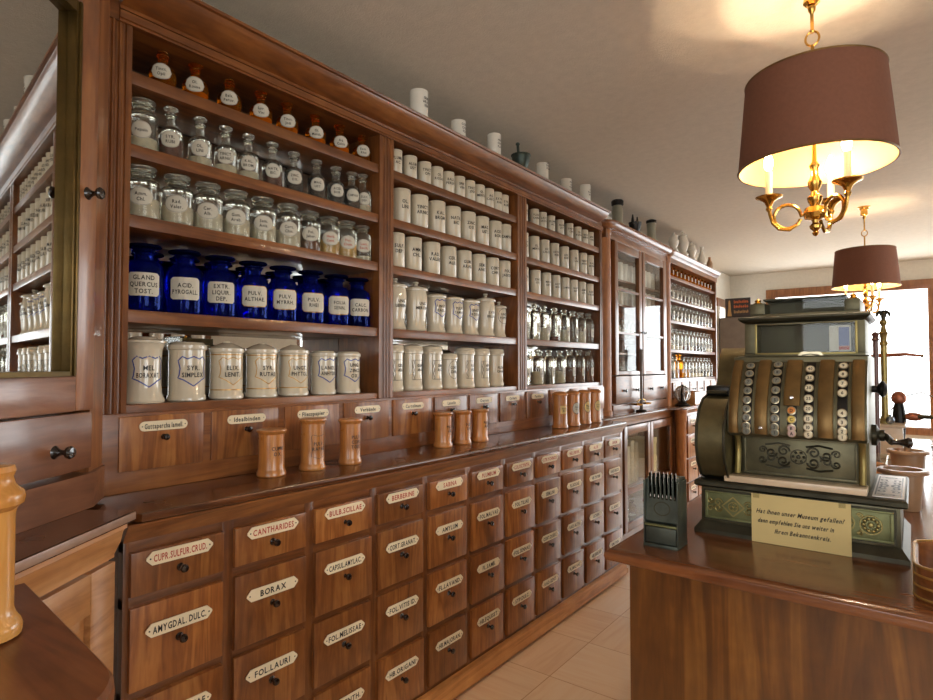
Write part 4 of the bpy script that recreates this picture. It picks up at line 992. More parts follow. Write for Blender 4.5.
# ------------------------------------------------------------------ near desk with rounded corner and its jar
pts = [(-1.26, -.6), (-.72, -.6), (-.72, .22)]
for i in range(1, 12):
    t = pi/2*i/12; pts.append((-.83+.11*cos(t), .22+.115*sin(t)))
pts += [(-.85, .338), (-1.26, .374)]
fd = thing('desk', 'near brown wooden counter with rounded front corner at the lower left', 'counter', (-1.0, -.1, 0))
part('top', MB().layers(pts, [(.008, 1.035), (.001, 1.04), (0, 1.052), (.001, 1.064), (.006, 1.07)], 'frontdesk'), fd)
part('base', MB().layers(pts, [(.05, 0), (.05, 1.035)], 'counter_z'), fd)
vs = [(.042, 0), (.047, .003), (.048, .014), (.045, .022), (.0395, .03), (.037, .04), (.037, .17), (.0385, .178)]
lid = [(.038, .178), (.047, .186), (.0485, .196), (.046, .203), (.040, .208), (.036, .214), (.034, .224), (.037, .232), (.035, .24), (.0, .243)]
proto('near_jar', [('body', MB().lathe(vs, 'turned_light', seg=36)), ('lid', MB().lathe(lid, 'turned_light', seg=36))])
place('near_jar', 'wooden_jar', 'large honey-coloured turned wooden jar on the near desk at the left edge', 'jar', None, -1.041, .255, 1.07)

# ------------------------------------------------------------------ right-hand counter
ct = thing('counter', 'walnut shop counter carrying the cash register, its panelled end facing us', 'counter', (-.1, 3.2, 0))
CT = [(-.691, 1.541), (.60, 1.485), (.60, 5.2), (-.691, 5.2)]
part('countertop', MB().layers(CT, [(.045, .902), (.04, .904), (.036, .910), (.016, .913), (.004, .918), (0, .929), (.002, .940), (.012, .947), (.03, .95)], 'counter_x'), ct)
part('body', MB().layers([(-.645, 1.612), (.56, 1.562), (.56, 5.16), (-.645, 5.16)], [(0, .0), (0, .9025)], 'counter_z'), ct)

# ------------------------------------------------------------------ cash register
rg = thing('cash_register', 'antique bronze cash register with four banks of round keys, standing on the counter', 'cash register', (-.28, 2.1, .95))
RX0, RX1, RYF, RYB = -.535, -.02, 1.87, 2.30
mb = MB()
mb.layers([(RX0-.006, RYF-.004), (RX1+.006, RYF-.004), (RX1+.006, RYB), (RX0-.006, RYB)], [(0, .95), (0, .962), (.006, .97), (.012, .978), (.016, .985)], 'bronze_d')
part('plinth', mb, rg)
mb = MB(); mb.box(RX0+.012, RX1-.012, RYF+.01, RYB-.01, .985, 1.088, 'bronze', .003)
part('base', mb, rg)
mb = MB(); mb.layers([(RX0-.004, RYF-.006), (RX1+.004, RYF-.006), (RX1+.004, RYB), (RX0-.004, RYB)], [(.016, 1.086), (.004, 1.090), (0, 1.094), (0, 1.104), (.004, 1.109), (.012, 1.111)], 'bronze_d')
part('base_cap', mb, rg)
def front(Y): return lambda u, v: (u, Y, v)
def rosette(mb, x, z, Y, r, n, mat):
    mb.lathe([(0, -.007), (r*.22, -.006), (r*.3, -.002), (r*.3, 0)], mat, (x, Y, z), 12, 'y')
    for i in range(n):
        a = 2*pi*i/n; p = (x+r*.68*cos(a), Y, z+r*.68*sin(a))
        mb.lathe([(0, -.0055), (r*.14, -.0045), (r*.22, -.001), (r*.22, 0)], mat, p, 8, 'y')
    mb.tube([(x+r*cos(2*pi*i/20), Y-.001, z+r*sin(2*pi*i/20)) for i in range(21)], .0018, mat, 5, False)
def scroll(mb, x, z, Y, r, s, mat, turns=1.3, sz=1, th=.0022):
    pts = []
    for i in range(22):
        t = i/21*turns*2*pi; q = r*(1-.75*i/21); pts.append((x+s*(r-q*cos(t)), Y-.0015, z+sz*q*sin(t)))
    mb.tube(pts, th, mat, 5, False)
# drawer front = raised olive panels either side of the card
dw = MB(); dw.box(RX0+.02, RX1-.02, RYF+.004, RYF+.012, .993, 1.082, 'bronze_d')
dw = part('till_drawer', dw, rg)
for a, b, nm in ((RX0+.026, -.30, 'l'), (-.20, RX1-.026, 'r')):
    mb = MB(); mb.box(a, b, RYF+.0015, RYF+.006, .997, 1.078, 'olive', .002)
    for q in ((a, b, .997, 1.003), (a, b, 1.072, 1.078), (a, a+.008, 1.003, 1.072), (b-.008, b, 1.003, 1.072)): mb.box(q[0], q[1], RYF-.003, RYF+.003, q[2], q[3], 'olive', .0015)
    c = RX0+.105 if nm == 'l' else RX1-.135; z = 1.038
    if nm == 'l':
        mb.ribbon([(c+.03*cos(pi*i/2), z+.028*sin(pi*i/2)) for i in range(4)], .004, front(RYF-.002), 'dull_brass'); rosette(mb, c, z, RYF+.0015, .013, 4, 'dull_brass')
        for s in (-1, 1):
            for sz in (-1, 1): scroll(mb, c+s*.03, z+sz*.008, RYF+.001, .012, s, 'dull_brass', 1.2, sz); scroll(mb, c+s*.055, z+sz*.012, RYF+.001, .009, s, 'dull_brass', 1.2, -sz)
    else:
        rosette(mb, c, z, RYF+.0015, .024, 6, 'dull_brass'); rosette(mb, c+.06, z, RYF+.0015, .024, 10, 'dull_brass')
        for s in (-1, 1): scroll(mb, c+.03, z+s*.022, RYF+.001, .007, 1, 'dull_brass', 1.2, s)
    part('relief_panel', mb, dw, 'olive panel with scroll relief')
part('marble_slab', MB().box(-.455, -.102, RYF+.0, RYF+.07, 1.111, 1.130, 'marble', .003), rg, 'pale beige marble ledge')
# upper body
bd = MB(); bd.box(-.437, -.098, 1.935, 2.27, 1.111, 1.48, 'bronze', .003); part('body', bd, rg)
mb = MB(); mb.box(-.41, -.125, 1.928, 1.936, 1.135, 1.245, 'bronze', .003)
for q in ((-.41, -.125, 1.135, 1.141), (-.41, -.125, 1.239, 1.245), (-.41, -.404, 1.141, 1.239), (-.131, -.125, 1.141, 1.239)): mb.box(q[0], q[1], 1.923, 1.93, q[2], q[3], 'bronze', .0015)
c, z, Yp = -.267, 1.192, 1.928
rosette(mb, c, z, Yp, .02, 6, 'bronze_d')
for s in (-1, 1):
    for sz in (-1, 1):
        scroll(mb, c+s*.022, z+sz*.014, Yp, .016, s, 'bronze_d', 1.4, sz, .003); scroll(mb, c+s*.055, z+sz*.008, Yp, .014, s, 'bronze_d', 1.3, -sz, .003); scroll(mb, c+s*.082, z+sz*.014, Yp, .011, s, 'bronze_d', 1.3, sz, .0025)
    mb.tube([(c+s*.02, Yp-.001, z+.03), (c+s*.05, Yp-.002, z+.036), (c+s*.085, Yp-.001, z+.03)], .003, 'bronze_d', 5); mb.tube([(c+s*.02, Yp-.001, z-.03), (c+s*.05, Yp-.002, z-.036), (c+s*.085, Yp-.001, z-.03)], .003, 'bronze_d', 5)
part('ornament_panel', mb, rg, 'green panel with scrolling leaf relief')
for x in (-.425, -.113):
    part('side_strip', MB().tube([(x, 1.905, 1.132), (x, 1.915, 1.16), (x, 1.922, 1.2), (x, 1.915, 1.235), (x, 1.9, 1.252)], .009, 'dull_brass', 10), rg, 'bright brass curved strip')
# curved keyboard
KC = [(1.862, 1.250), (1.850, 1.260), (1.846, 1.285), (1.850, 1.32), (1.863, 1.362), (1.884, 1.403), (1.911, 1.441), (1.94, 1.470), (1.99, 1.484)]
kb = MB(); kb.prism([(y, z) for y, z in KC]+[(2.2, 1.48), (2.2, 1.25)], -.437, -.098, 'bronze', 'x'); kb = part('keyboard', kb, rg)
def kpt(t, off=0.):
    """point and normal along the keyboard curve"""
    n = len(KC)-2; f = 1+t*(n-1); i = min(int(f), len(KC)-2); f -= i
    y = KC[i][0]*(1-f)+KC[i+1][0]*f; z = KC[i][1]*(1-f)+KC[i+1][1]*f
    dy, dz = KC[i+1][0]-KC[i][0], KC[i+1][1]-KC[i][1]; L = math.hypot(dy, dz)
    nv = (-dz/L, dy/L); return y+nv[0]*off, z+nv[1]*off, nv
def kstrip(x0, x1, t0, t1, th, mat, n=14):
    mb = MB(); vs = []; fs = []
    for i in range(n+1):
        t = t0+(t1-t0)*i/n; y, z, nv = kpt(t, th); yb, zb, _ = kpt(t, -.002); m = .15*(x1-x0)
        vs += [(x0, yb, zb), (x0+m*.3, y-nv[0]*th*.3, z-nv[1]*th*.3), (x0+m, y, z), (x1-m, y, z), (x1-m*.3, y-nv[0]*th*.3, z-nv[1]*th*.3), (x1, yb, zb)]
    for i in range(n):
        for k in range(5): fs.append((i*6+k, i*6+k+1, (i+1)*6+k+1, (i+1)*6+k))
    fs += [tuple(range(6)), tuple(n*6+k for k in reversed(range(6)))]
    return mb.add(vs, fs, mat)
KX = [-.385, -.312, -.270, -.230, -.152]
for x0, x1, t0 in ((-.366, -.331, .0), (-.293, -.250, .42), (-.210, -.172, .0), (-.133, -.102, .0), (-.435, -.408, .0)):
    part('bronze_strip', kstrip(x0, x1, t0, .98, .006, 'bronze_b'), kb, 'rubbed brown bronze strip')
for x, t in ((-.349, .12), (-.272, .5)):
    y, z, nv = kpt(t, .006); part('screw', MB().lathe([(.0055, .002), (.0055, -.003), (.003, -.005), (0, -.005)], 'silver', (x, y, z), 12, 'y'), kb)
def key(x, t, face, txt):
    y, z, nv = kpt(t, 0); nv = Vector((0, nv[0], nv[1])); u = Vector((1, 0, 0)); w = nv.cross(u)*-1
    w = Vector((0, -nv.z, nv.y)) if False else Vector((0, nv.z*-1, nv.y))
    if w.z < 0: w = -w
    o = Vector((x, y, z)); mb = MB(); seg = 18; L = .012
    def ring(r, h): return [tuple(o+u*(r*cos(2*pi*i/seg))+w*(r*sin(2*pi*i/seg))+nv*h) for i in range(seg)]
    prof = [(.005, -.002), (.005, L*.6), (.0118, L*.7), (.0118, L), (.0094, L+.0008)]
    vs = []; fs = []
    for r, h in prof: vs += ring(r, h)
    for k in range(len(prof)-1):
        for i in range(seg): j = (i+1) % seg; fs.append((k*seg+i, k*seg+j, (k+1)*seg+j, (k+1)*seg+i))
    mb.add(vs, fs, 'key_rim'); mb.add(ring(.0094, L+.0006), [tuple(range(seg))], face)
    mb.text(txt, .009, lambda a, b: tuple(o+u*a+w*b+nv*(L+.0011)), 'ink', .011, .9)
    return part('key', mb, kb)
for ci, (x, n, t0, t1) in enumerate(((KX[0], 9, .06, .86), (KX[1], 9, .06, .88), (KX[2], 4, .06, .36), (KX[3], 8, .06, .82), (KX[4], 9, .05, .86))):
    part('key_slot', kstrip(x-.0125, x+.0125, .0, .95, .0015, 'blackmetal'), kb)
    for i in range(n):
        t = t0+(t1-t0)*i/(n-1)
        if ci == 4 and i == 4: continue
        face = ['key_d', 'key_d', None, 'key_w', 'key_w'][ci] or ['key_p', 'key_p', 'key_y', 'key_o'][min(i, 3)]
        txt = [str(i+1), str(i+1), 'ABCDEFGHI'[i], str((i+1)*5), str(i+1)][ci]
        key(x, t, face, txt)
# lettered badge above the keys
y, z = 1.994, 1.482
mb = MB(); mb.prism([(-.272, 1.485), (-.264, 1.476), (-.215, 1.476), (-.207, 1.485), (-.215, 1.495), (-.264, 1.495)], 1.990, 1.9985, 'key_rim', 'y'); 
mb.tube([(-.262, 1.9895, 1.485), (-.24, 1.9895, 1.488), (-.217, 1.9895, 1.485)], .0015, 'bronze_d', 5)
part('badge', mb, rg, 'small pale engraved badge')
# display box
X0, X1, Ya, Yb2 = -.420, -.106, 2.0, 2.27
mb = MB(); mb.box(X0, X1, Ya, Yb2, 1.478, 1.492, 'bronze', .002); mb.box(X0, X0+.035, Ya, Yb2, 1.492, 1.582, 'bronze', .002); mb.box(X1-.022, X1, Ya, Yb2, 1.492, 1.582, 'bronze', .002)
mb.box(X0+.035, X1-.022, Ya+.06, Ya+.066, 1.492, 1.582, 'bronze_d')
mb.box(X0, X1, Ya, Yb2, 1.578, 1.585, 'bronze', .002)
bx = part('display_box', mb, rg)
part('display_pane', MB().box(X0+.034, X1-.021, Ya+.004, Ya+.007, 1.492, 1.578, 'pane'), bx)
mb = MB()
for a, b, c1, d1 in ((X0+.03, X0+.036, 1.488, 1.582), (X1-.024, X1-.018, 1.488, 1.582)): mb.box(a, b, Ya-.003, Ya+.003, c1, d1, 'dull_brass', .001)
mb.box(X0+.03, X1-.018, Ya-.003, Ya+.003, 1.488, 1.493, 'dull_brass', .001); part('brass_bead', mb, bx, 'thin brass bead round the display window')
mb = MB(); mb.box(-.196, -.142, Ya+.03, Ya+.032, 1.497, 1.572, 'label'); mb.box(-.172, -.146, Ya+.0288, Ya+.030, 1.512, 1.566, 'blue_line'); mb.box(-.172, -.146, Ya+.0288, Ya+.0300, 1.500, 1.511, 'red')  # reflection in the display glass, built as a flat coloured card
part('painted_reflection', mb, bx, 'poster reflection painted on a small bright card behind the glass')
mb = MB(); mb.layers([(X0-.014, Ya-.022), (X1+.014, Ya-.022), (X1+.014, Yb2+.01), (X0-.014, Yb2+.01)], [(.02, 1.583), (.012, 1.586), (.004, 1.592), (0, 1.597), (0, 1.602), (.008, 1.606)], 'bronze_d')
part('cornice', mb, rg)
mb = MB(); mb.box(X0+.012, X1-.012, Ya+.02, Yb2-.03, 1.604, 1.614, 'bronze', .002); mb.box(X0+.012, X0+.055, Ya+.02, Yb2-.03, 1.614, 1.648, 'bronze', .003); mb.box(X1-.05, X1-.012, Ya+.02, Yb2-.03, 1.614, 1.648, 'bronze', .003); mb.box(X0+.05, X1-.045, Ya+.1, Ya+.106, 1.614, 1.655, 'bronze_d'); mb.box(X0+.05, X1-.045, Ya+.02, Ya+.1, 1.655, 1.66, 'bronze_d')
cr = part('crown', mb, rg); part('crown_pane', MB().box(X0+.05, X1-.045, Ya+.024, Ya+.027, 1.612, 1.656, 'pane'), cr)
for x in (X0+.03, X1-.03): part('finial', MB().lathe([(.012, 1.647), (.014, 1.651), (.007, 1.655), (.01, 1.66), (.0, 1.667)], 'brass', (x, Ya+.05, 0), 12), cr, 'small brass finial')
# printer housing on the left
PD = [(1.93, 1.111), (1.872, 1.125), (1.835, 1.17), (1.822, 1.225), (1.83, 1.28), (1.858, 1.325), (1.90, 1.352), (1.95, 1.362), (2.2, 1.362), (2.2, 1.111)]
dm = MB(); dm.prism(PD, -.522, -.441, 'bronze_o', 'x'); dm = part('printer_drum', dm, rg, 'rounded brown bronze housing at the left')
part('drum_rim', MB().tube([(-.443, y-.003, z) for y, z in PD[:8]], .004, 'bronze_d', 6).tube([(-.520, y-.003, z) for y, z in PD[:8]], .004, 'bronze_d', 6), dm)
mb = MB(); mb.box(-.52, -.45, 1.93, 2.02, 1.362, 1.392, 'blackmetal', .008); mb.tube([(-.515, 1.922, 1.372), (-.455, 1.922, 1.372)], .006, 'bronze_d', 8); part('receipt_slot', mb, dm, 'dark receipt slot')
PU = [(2.0, 1.362), (2.03, 1.40), (2.045, 1.44), (2.07, 1.485), (2.11, 1.512), (2.2, 1.515), (2.2, 1.362)]
part('printer_cover', MB().prism(PU, -.512, -.43, 'bronze_o', 'x'), dm)
# ornamented plate and crank on the right
mb = MB(); mb.box(-.092, -.024, 1.885, 2.26, 1.1105, 1.1135, 'filigree', .001); P2 = lambda u, v: (u, v, 1.115)
for yy in (1.91, 2.2):
    mb.ribbon([(-.082, yy), (-.034, yy)], .005, P2, 'blackmetal', False); mb.ribbon([(-.058+.014*cos(2*pi*i/12), yy+.012*sin(2*pi*i/12)) for i in range(12)], .004, P2, 'blackmetal')
for s in (-1, 1):
    for q in (0, 1): mb.ribbon([(-.058+s*(.004+.018*sin(pi*i/10)), 2.055+(q*2-1)*.075*i/10) for i in range(11)], .004, P2, 'blackmetal', False)
    mb.ribbon([(-.058+s*.013+.008*cos(2*pi*i/12), 2.055+.02*sin(2*pi*i/12)) for i in range(12)], .006, P2, 'blackmetal')
    for yy in (1.96, 2.01, 2.10, 2.15): mb.ribbon([(-.058+s*.016+.007*cos(2*pi*i/10), yy+.014*sin(2*pi*i/10)) for i in range(10)], .005, P2, 'blackmetal')
    mb.ribbon([(-.058+s*.028, 1.895), (-.058+s*.028, 2.22)], .003, P2, 'blackmetal', False)
part('filigree_plate', mb, rg, 'bright plate with dark filigree on the right')
mb = MB(); mb.lathe([(.03, 0), (.03, .012), (.016, .018), (.016, .03), (0, .03)], 'bronze_d', (-.098, 2.06, 1.255), 20, 'x')
mb.tube([(-.07, 2.06, 1.255), (-.062, 2.05, 1.252), (-.05, 1.99, 1.245)], .009, 'bronze_d', 8)
cr = part('crank', mb, rg); part('crank_handle', MB().lathe([(.006, 0), (.0075, .008), (.007, .018), (.010, .028), (.0145, .038), (.011, .047), (0, .05)], 'black_knob', (-.052, 1.985, 1.246), 16, 'x'), cr, 'black wooden crank grip')
part('side_knob', MB().lathe([(.01, 0), (.01, .012), (.022, .02), (.024, .028), (.014, .036), (0, .038)], 'blackmetal', (-.098, 2.12, 1.385), 16, 'x'), rg)
# yellowed card leaning on the register
cd = thing('notice_card', 'yellowed handwritten card taped to the front of the cash register', 'card', (-.258, 1.858, .9505))
mb = MB(); mb.box(-.378, -.137, 1.857, 1.859, .951, 1.088, 'paper')
for i, tx in enumerate(('Hat Ihnen unser Museum gefallen?', 'dann empfehlen Sie uns weiter in', 'Ihrem Bekanntenkreis.')):
    mb.text(tx, .0125, lambda u, v, i=i: (-.258+(.0, -.010, .008)[i]+u, 1.8564, 1.041-.026*i+v), 'ink', (.212, .185, .135)[i], .8, .3)
part('card', mb, cd)
for x in (-.365, -.157): part('tape_strip', MB().box(x-.008, x+.008, 1.8562, 1.8568, 1.076, 1.093, 'tape'), cd)
# pin rack left of the register
rk = thing('punch_rack', 'small green metal rack holding upright date pins, left of the cash register', 'rack', (-.565, 1.665, .95))
mb = MB(); a, b = -.613, -.517
mb.box(a, b, 1.63, 1.72, .95, .96, 'rack_metal', .002); mb.box(a, a+.004, 1.635, 1.715, .96, 1.133, 'rack_metal', .001); mb.box(b-.004, b, 1.635, 1.715, .96, 1.133, 'rack_metal', .001)
mb.prism([(1.645, 1.02), (1.66, 1.140), (1.715, 1.140), (1.715, .96), (1.69, .96)], a+.004, b-.004, 'rack_metal', 'x')
part('body', mb, rk)
part('tray', MB().box(a+.006, b-.006, 1.636, 1.64, .962, 1.005, 'rack_metal', .001).box(a+.004, b-.004, 1.632, 1.642, 1.008, 1.014, 'olive', .001), rk)
for i in range(7):
    x = a+.014+i*.0115
    part('pin', MB().box(x-.003, x+.003, 1.640+.012, 1.652, 1.08, 1.152, 'bronze_d', .001).tube([(x, 1.653, 1.085), (x, 1.662, 1.155)], .0022, 'silver', 6), rk)
part('knob', MB().lathe([(.006, 0), (.007, -.006), (.004, -.01), (0, -.01)], 'copper', (a, 1.66, 1.07), 12, 'x'), rk, 'reddish side knob')
mb = MB(); mb.ribbon([(-.565+.022*cos(2*pi*i/20), 1.055+.018*sin(2*pi*i/20)) for i in range(20)], .003, lambda u, v: (u, 1.6445+(v-1.02)*.1136, v), 'bronze_d'); part('emblem', mb, rk)
# wooden trays with brass bands, right foreground
tr = thing('stacked_tray', 'brown rounded tray with gilt bands on the counter at the right edge', 'tray', (.18, 1.72, .95))
def rrect(x0, x1, y0, y1, r, n=6):
    p = []
    for cx, cy, a0 in ((x1-r, y0+r, -pi/2), (x1-r, y1-r, 0), (x0+r, y1-r, pi/2), (x0+r, y0+r, pi)):
        for i in range(n+1): a = a0+pi/2*i/n; p.append((cx+r*cos(a), cy+r*sin(a)))
    return p
R = rrect(-.006, .36, 1.585, 1.86, .05)
def shell(mb, poly, z0, z1, th, mat):
    n = len(poly); mb2 = MB(); mb.layers(poly, [(th, z0), (0, z0), (0, z1), (th, z1), (th, z0+.004)], mat)
mb = MB(); mb.layers(R, [(.0, .95), (-.002, .956), (0, .962), (.0, .976), (-.002, .98), (0, .985), (0, .999), (-.002, 1.003), (0, 1.008), (0, 1.022), (.008, 1.022), (.008, .958)], 'walnut_x'); part('body', mb, tr)
for z in (.956, .98, 1.003, 1.023):
    part('band', MB().tube([(x, y, z) for x, y in R+[R[0]]], .003, 'gold_line', 6, False), tr)
# stoneware pots behind the register
def pot(key, r, h, rim, mat='stone'):
    proto(key, [('body', MB().lathe([(r*.72, 0), (r*.76, .004), (r*.88, h*.6), (r*.93, h*.88), (r*rim, h*.9), (r*rim*1.02, h*.96), (r*rim*.97, h), (r*.86, h), (r*.8, h*.8), (r*.6, .02), (0, .02)], mat, seg=28))])
pot('pot', .066, .140, 1.14); place('pot', 'stoneware_pot', 'brown stoneware pot with wide rim just behind the cash register', 'pot', None, -.036, 2.60, .95)
pot('dish', .068, .14, 1.1)
t = place('dish', 'mortar', 'stoneware mortar with its pestle upright, behind the wide-rimmed pot', 'mortar', None, -.025, 3.2, .95)
part('pestle', MB().lathe([(.02, .03), (.022, .045), (.015, .07), (.013, .165), (.016, .175), (.012, .185), (0, .187)], 'stone', (.0, 0, 0), 14), t, None, True)
t = thing('glass_cup', 'glass cup of orange powder on a marble slab, behind the register handle', 'cup', (-.14, 3.26, .965))
part('cup', MB().lathe([(.03, 0), (.036, .005), (.045, .09), (.043, .09), (.034, .008), (0, .006)], 'glass', seg=20), t, None, True); part('contents', MB().lathe([(.03, .008), (.038, .05), (0, .056)], 'key_o', seg=20), t, None, True)
single('marble_slab', MB().box(-.26, -.04, 3.13, 3.40, .95, .965, 'marble', .003), 'flat marble slab on the counter under the glass cup', 'slab', (-.15, 3.26, .95))
# tall balance with eagle finial
bl = thing('balance_scale', 'tall brass counter balance with eagle finial and long beam, against the bright window', 'scale', (-.13, 4.05, .95))
part('base_box', MB().box(-.15, .10, -.10, .10, 0, .03, 'marble', .004).box(-.13, .08, -.085, .085, .03, .17, 'marble', .004).box(-.14, .09, -.09, .09, .17, .185, 'marble', .003), bl, 'white marble box base', True)
part('column', MB().lathe([(.04, .185), (.04, .2), (.022, .215), (.016, .24), (.016, .62), (.021, .625), (.021, .635), (.015, .645), (.018, .68), (.024, .69), (.015, .70), (.01, .73), (.018, .745), (.018, .755), (.008, .77), (.0, .775)], 'dull_brass', seg=18), bl, None, True)
mb = MB(); mb.tube([(0, 0, .76), (.002, 0, .79), (0, 0, .82)], [.009, .014, .006], 'bronze_d', 8)
for s in (-1, 1): mb.tube([(s*.004, 0, .79), (s*.016, 0, .812), (s*.028, 0, .80), (s*.030, 0, .782)], [.010, .012, .009, .004], 'bronze_d', 8)
part('eagle_finial', mb, bl, 'dark spread-winged bird finial', True)
mb = MB(); mb.tube([(-.16, 0, .555), (-.08, 0, .56), (0, 0, .565), (.10, 0, .57), (.17, 0, .56)], [.006, .009, .012, .009, .006], 'copper', 8); mb.lathe([(0, -.012), (.01, 0), (0, .012)], 'brass', (.17, 0, .56), 10); part('beam', mb, bl, None, True)
for s in (-1, 1): part('weight', MB().lathe([(0, -.022), (.016, -.015), (.022, 0), (.016, .015), (.006, .022), (.006, .034), (0, .036)], 'steelblue', (s*.045-.02, -.05, .207), 14), bl, None, True)
part('pan', MB().lathe([(0, .24), (.05, .243), (.08, .258), (.078, .262), (.05, .248), (0, .245)], 'brass', (-.16, 0, .0), 18).tube([(-.16, 0, .555), (-.235, 0, .262)], .0015, 'brass', 5).tube([(-.16, 0, .555), (-.085, 0, .262)], .0015, 'brass', 5), bl, None, True)
# two turned posts behind the register
for i, (x, h) in enumerate(((-.215, .72), (-.17, .68))):
    single('turned_post', MB().lathe([(.04, 0), (.042, .015), (.016, .03), (.012, .06), (.012, h-.05), (.018, h-.045), (.012, h-.03), (.018, h-.012), (0, h)], 'purple', seg=14), ('left and taller', 'right and shorter')[i]+' of two thin mahogany posts beside the register, against the window', 'post', (x+.02, 3.5+.12*i, .95), 'turned posts behind the register', True)
# hand mill
ml = thing('spice_mill', 'dark spice mill with a copper ball and long crank arm on the counter', 'mill', (-.07, 4.24, .95))
part('body', MB().lathe([(.05, 0), (.052, .012), (.03, .03), (.026, .08), (.03, .14), (.035, .2), (.028, .26), (.022, .29), (0, .29)], 'blackmetal', seg=20), ml, None, True)
part('ball', MB().lathe([(0, .285), (.02, .288), (.034, .302), (.038, .322), (.03, .345), (.015, .357), (0, .36)], 'copper', seg=20), ml, 'copper-coloured ball', True)
mb = MB(); mb.tube([(.02, -.02, .215), (.11, -.04, .22), (.20, -.06, .22)], .012, 'bronze_d', 8); part('crank_arm', mb, ml, None, True)
part('grip', MB().lathe([(.014, -.03), (.024, -.01), (.024, .02), (.014, .05), (0, .05)], 'copper', (.06, -.024, .217), 14, 'x'), ml, 'brown wooden grip', True)
part('hub', MB().lathe([(.0, -.05), (.022, -.04), (.03, 0), (.022, .04), (0, .05)], 'blackmetal', (.21, -.06, .22), 14), ml, None, True)
# gooseneck wire
t = thing('bent_arm', 'thin curved pale arm arching over the far counter end', 'bracket', (.12, 4.7, .95))
part('foot', MB().lathe([(.04, 0), (.04, .01), (.008, .02), (0, .02)], 'silver', seg=14), t, None, True)
part('arm', MB().tube([(.0, 0, .015), (.03, 0, .18), (.0, 0, .30), (-.08, 0, .34), (-.18, 0, .31), (-.24, 0, .22)], .005, 'silver', 6), t, None, True)

# ------------------------------------------------------------------ far corner: tall cupboard and sign
cp = thing('tall_cupboard', 'grey-brown tall cupboard in the far left corner below the dark sign', 'cupboard', (-1.95, 9.3, 0))
mb = MB(); mb.box(-2.2, -1.60, 8.9, 9.6, 0, 2.15, 'greytin', .006); part('body', mb, cp)
d = part('door', MB().box(-2.19, -1.83, 8.885, 8.9, .05, 2.12, 'greytin', .004), cp)
part('trim_strip', MB().box(-1.82, -1.78, 8.88, 8.9, .05, 2.05, 'wall', .003), cp, 'white edge strip')
sg = thing('painted_sign', 'dark painted board sign with orange lettering, on top of the far cupboard', 'sign', (-1.95, 8.95, 2.15)); sg.scale = (.74, 1, .88)
part('board', MB().box(-2.19, -1.74, 8.93, 8.96, 2.15, 2.46, 'signblack', .004), sg)
for r, (zz, n, c) in enumerate(((2.395, 9, 'orange'), (2.32, 8, 'orange'), (2.235, 10, 'ochre'))):
    mb = MB(); mb.box(-2.03, -1.772, 8.928, 8.93, zz-.003, zz+.003, c)
    for i in range(n):
        x = -2.03+.26*i/n
        mb.box(x, x+.012, 8.926, 8.93, zz-.018, zz+.018+(.012 if (i*7) % 3 == 0 else 0), c); mb.box(x, x+.018, 8.926, 8.93, zz-.018+(.03 if i % 2 else 0), zz-.010+(.03 if i % 2 else 0), c)
    part('lettering', mb, sg)
part('figure', MB().prism([(-2.15, 2.17), (-2.07, 2.17), (-2.085, 2.27), (-2.09, 2.36), (-2.10, 2.42), (-2.115, 2.43), (-2.125, 2.41), (-2.13, 2.3)], 8.926, 8.93, 'ochre', 'y'), sg, 'ochre painted figure')

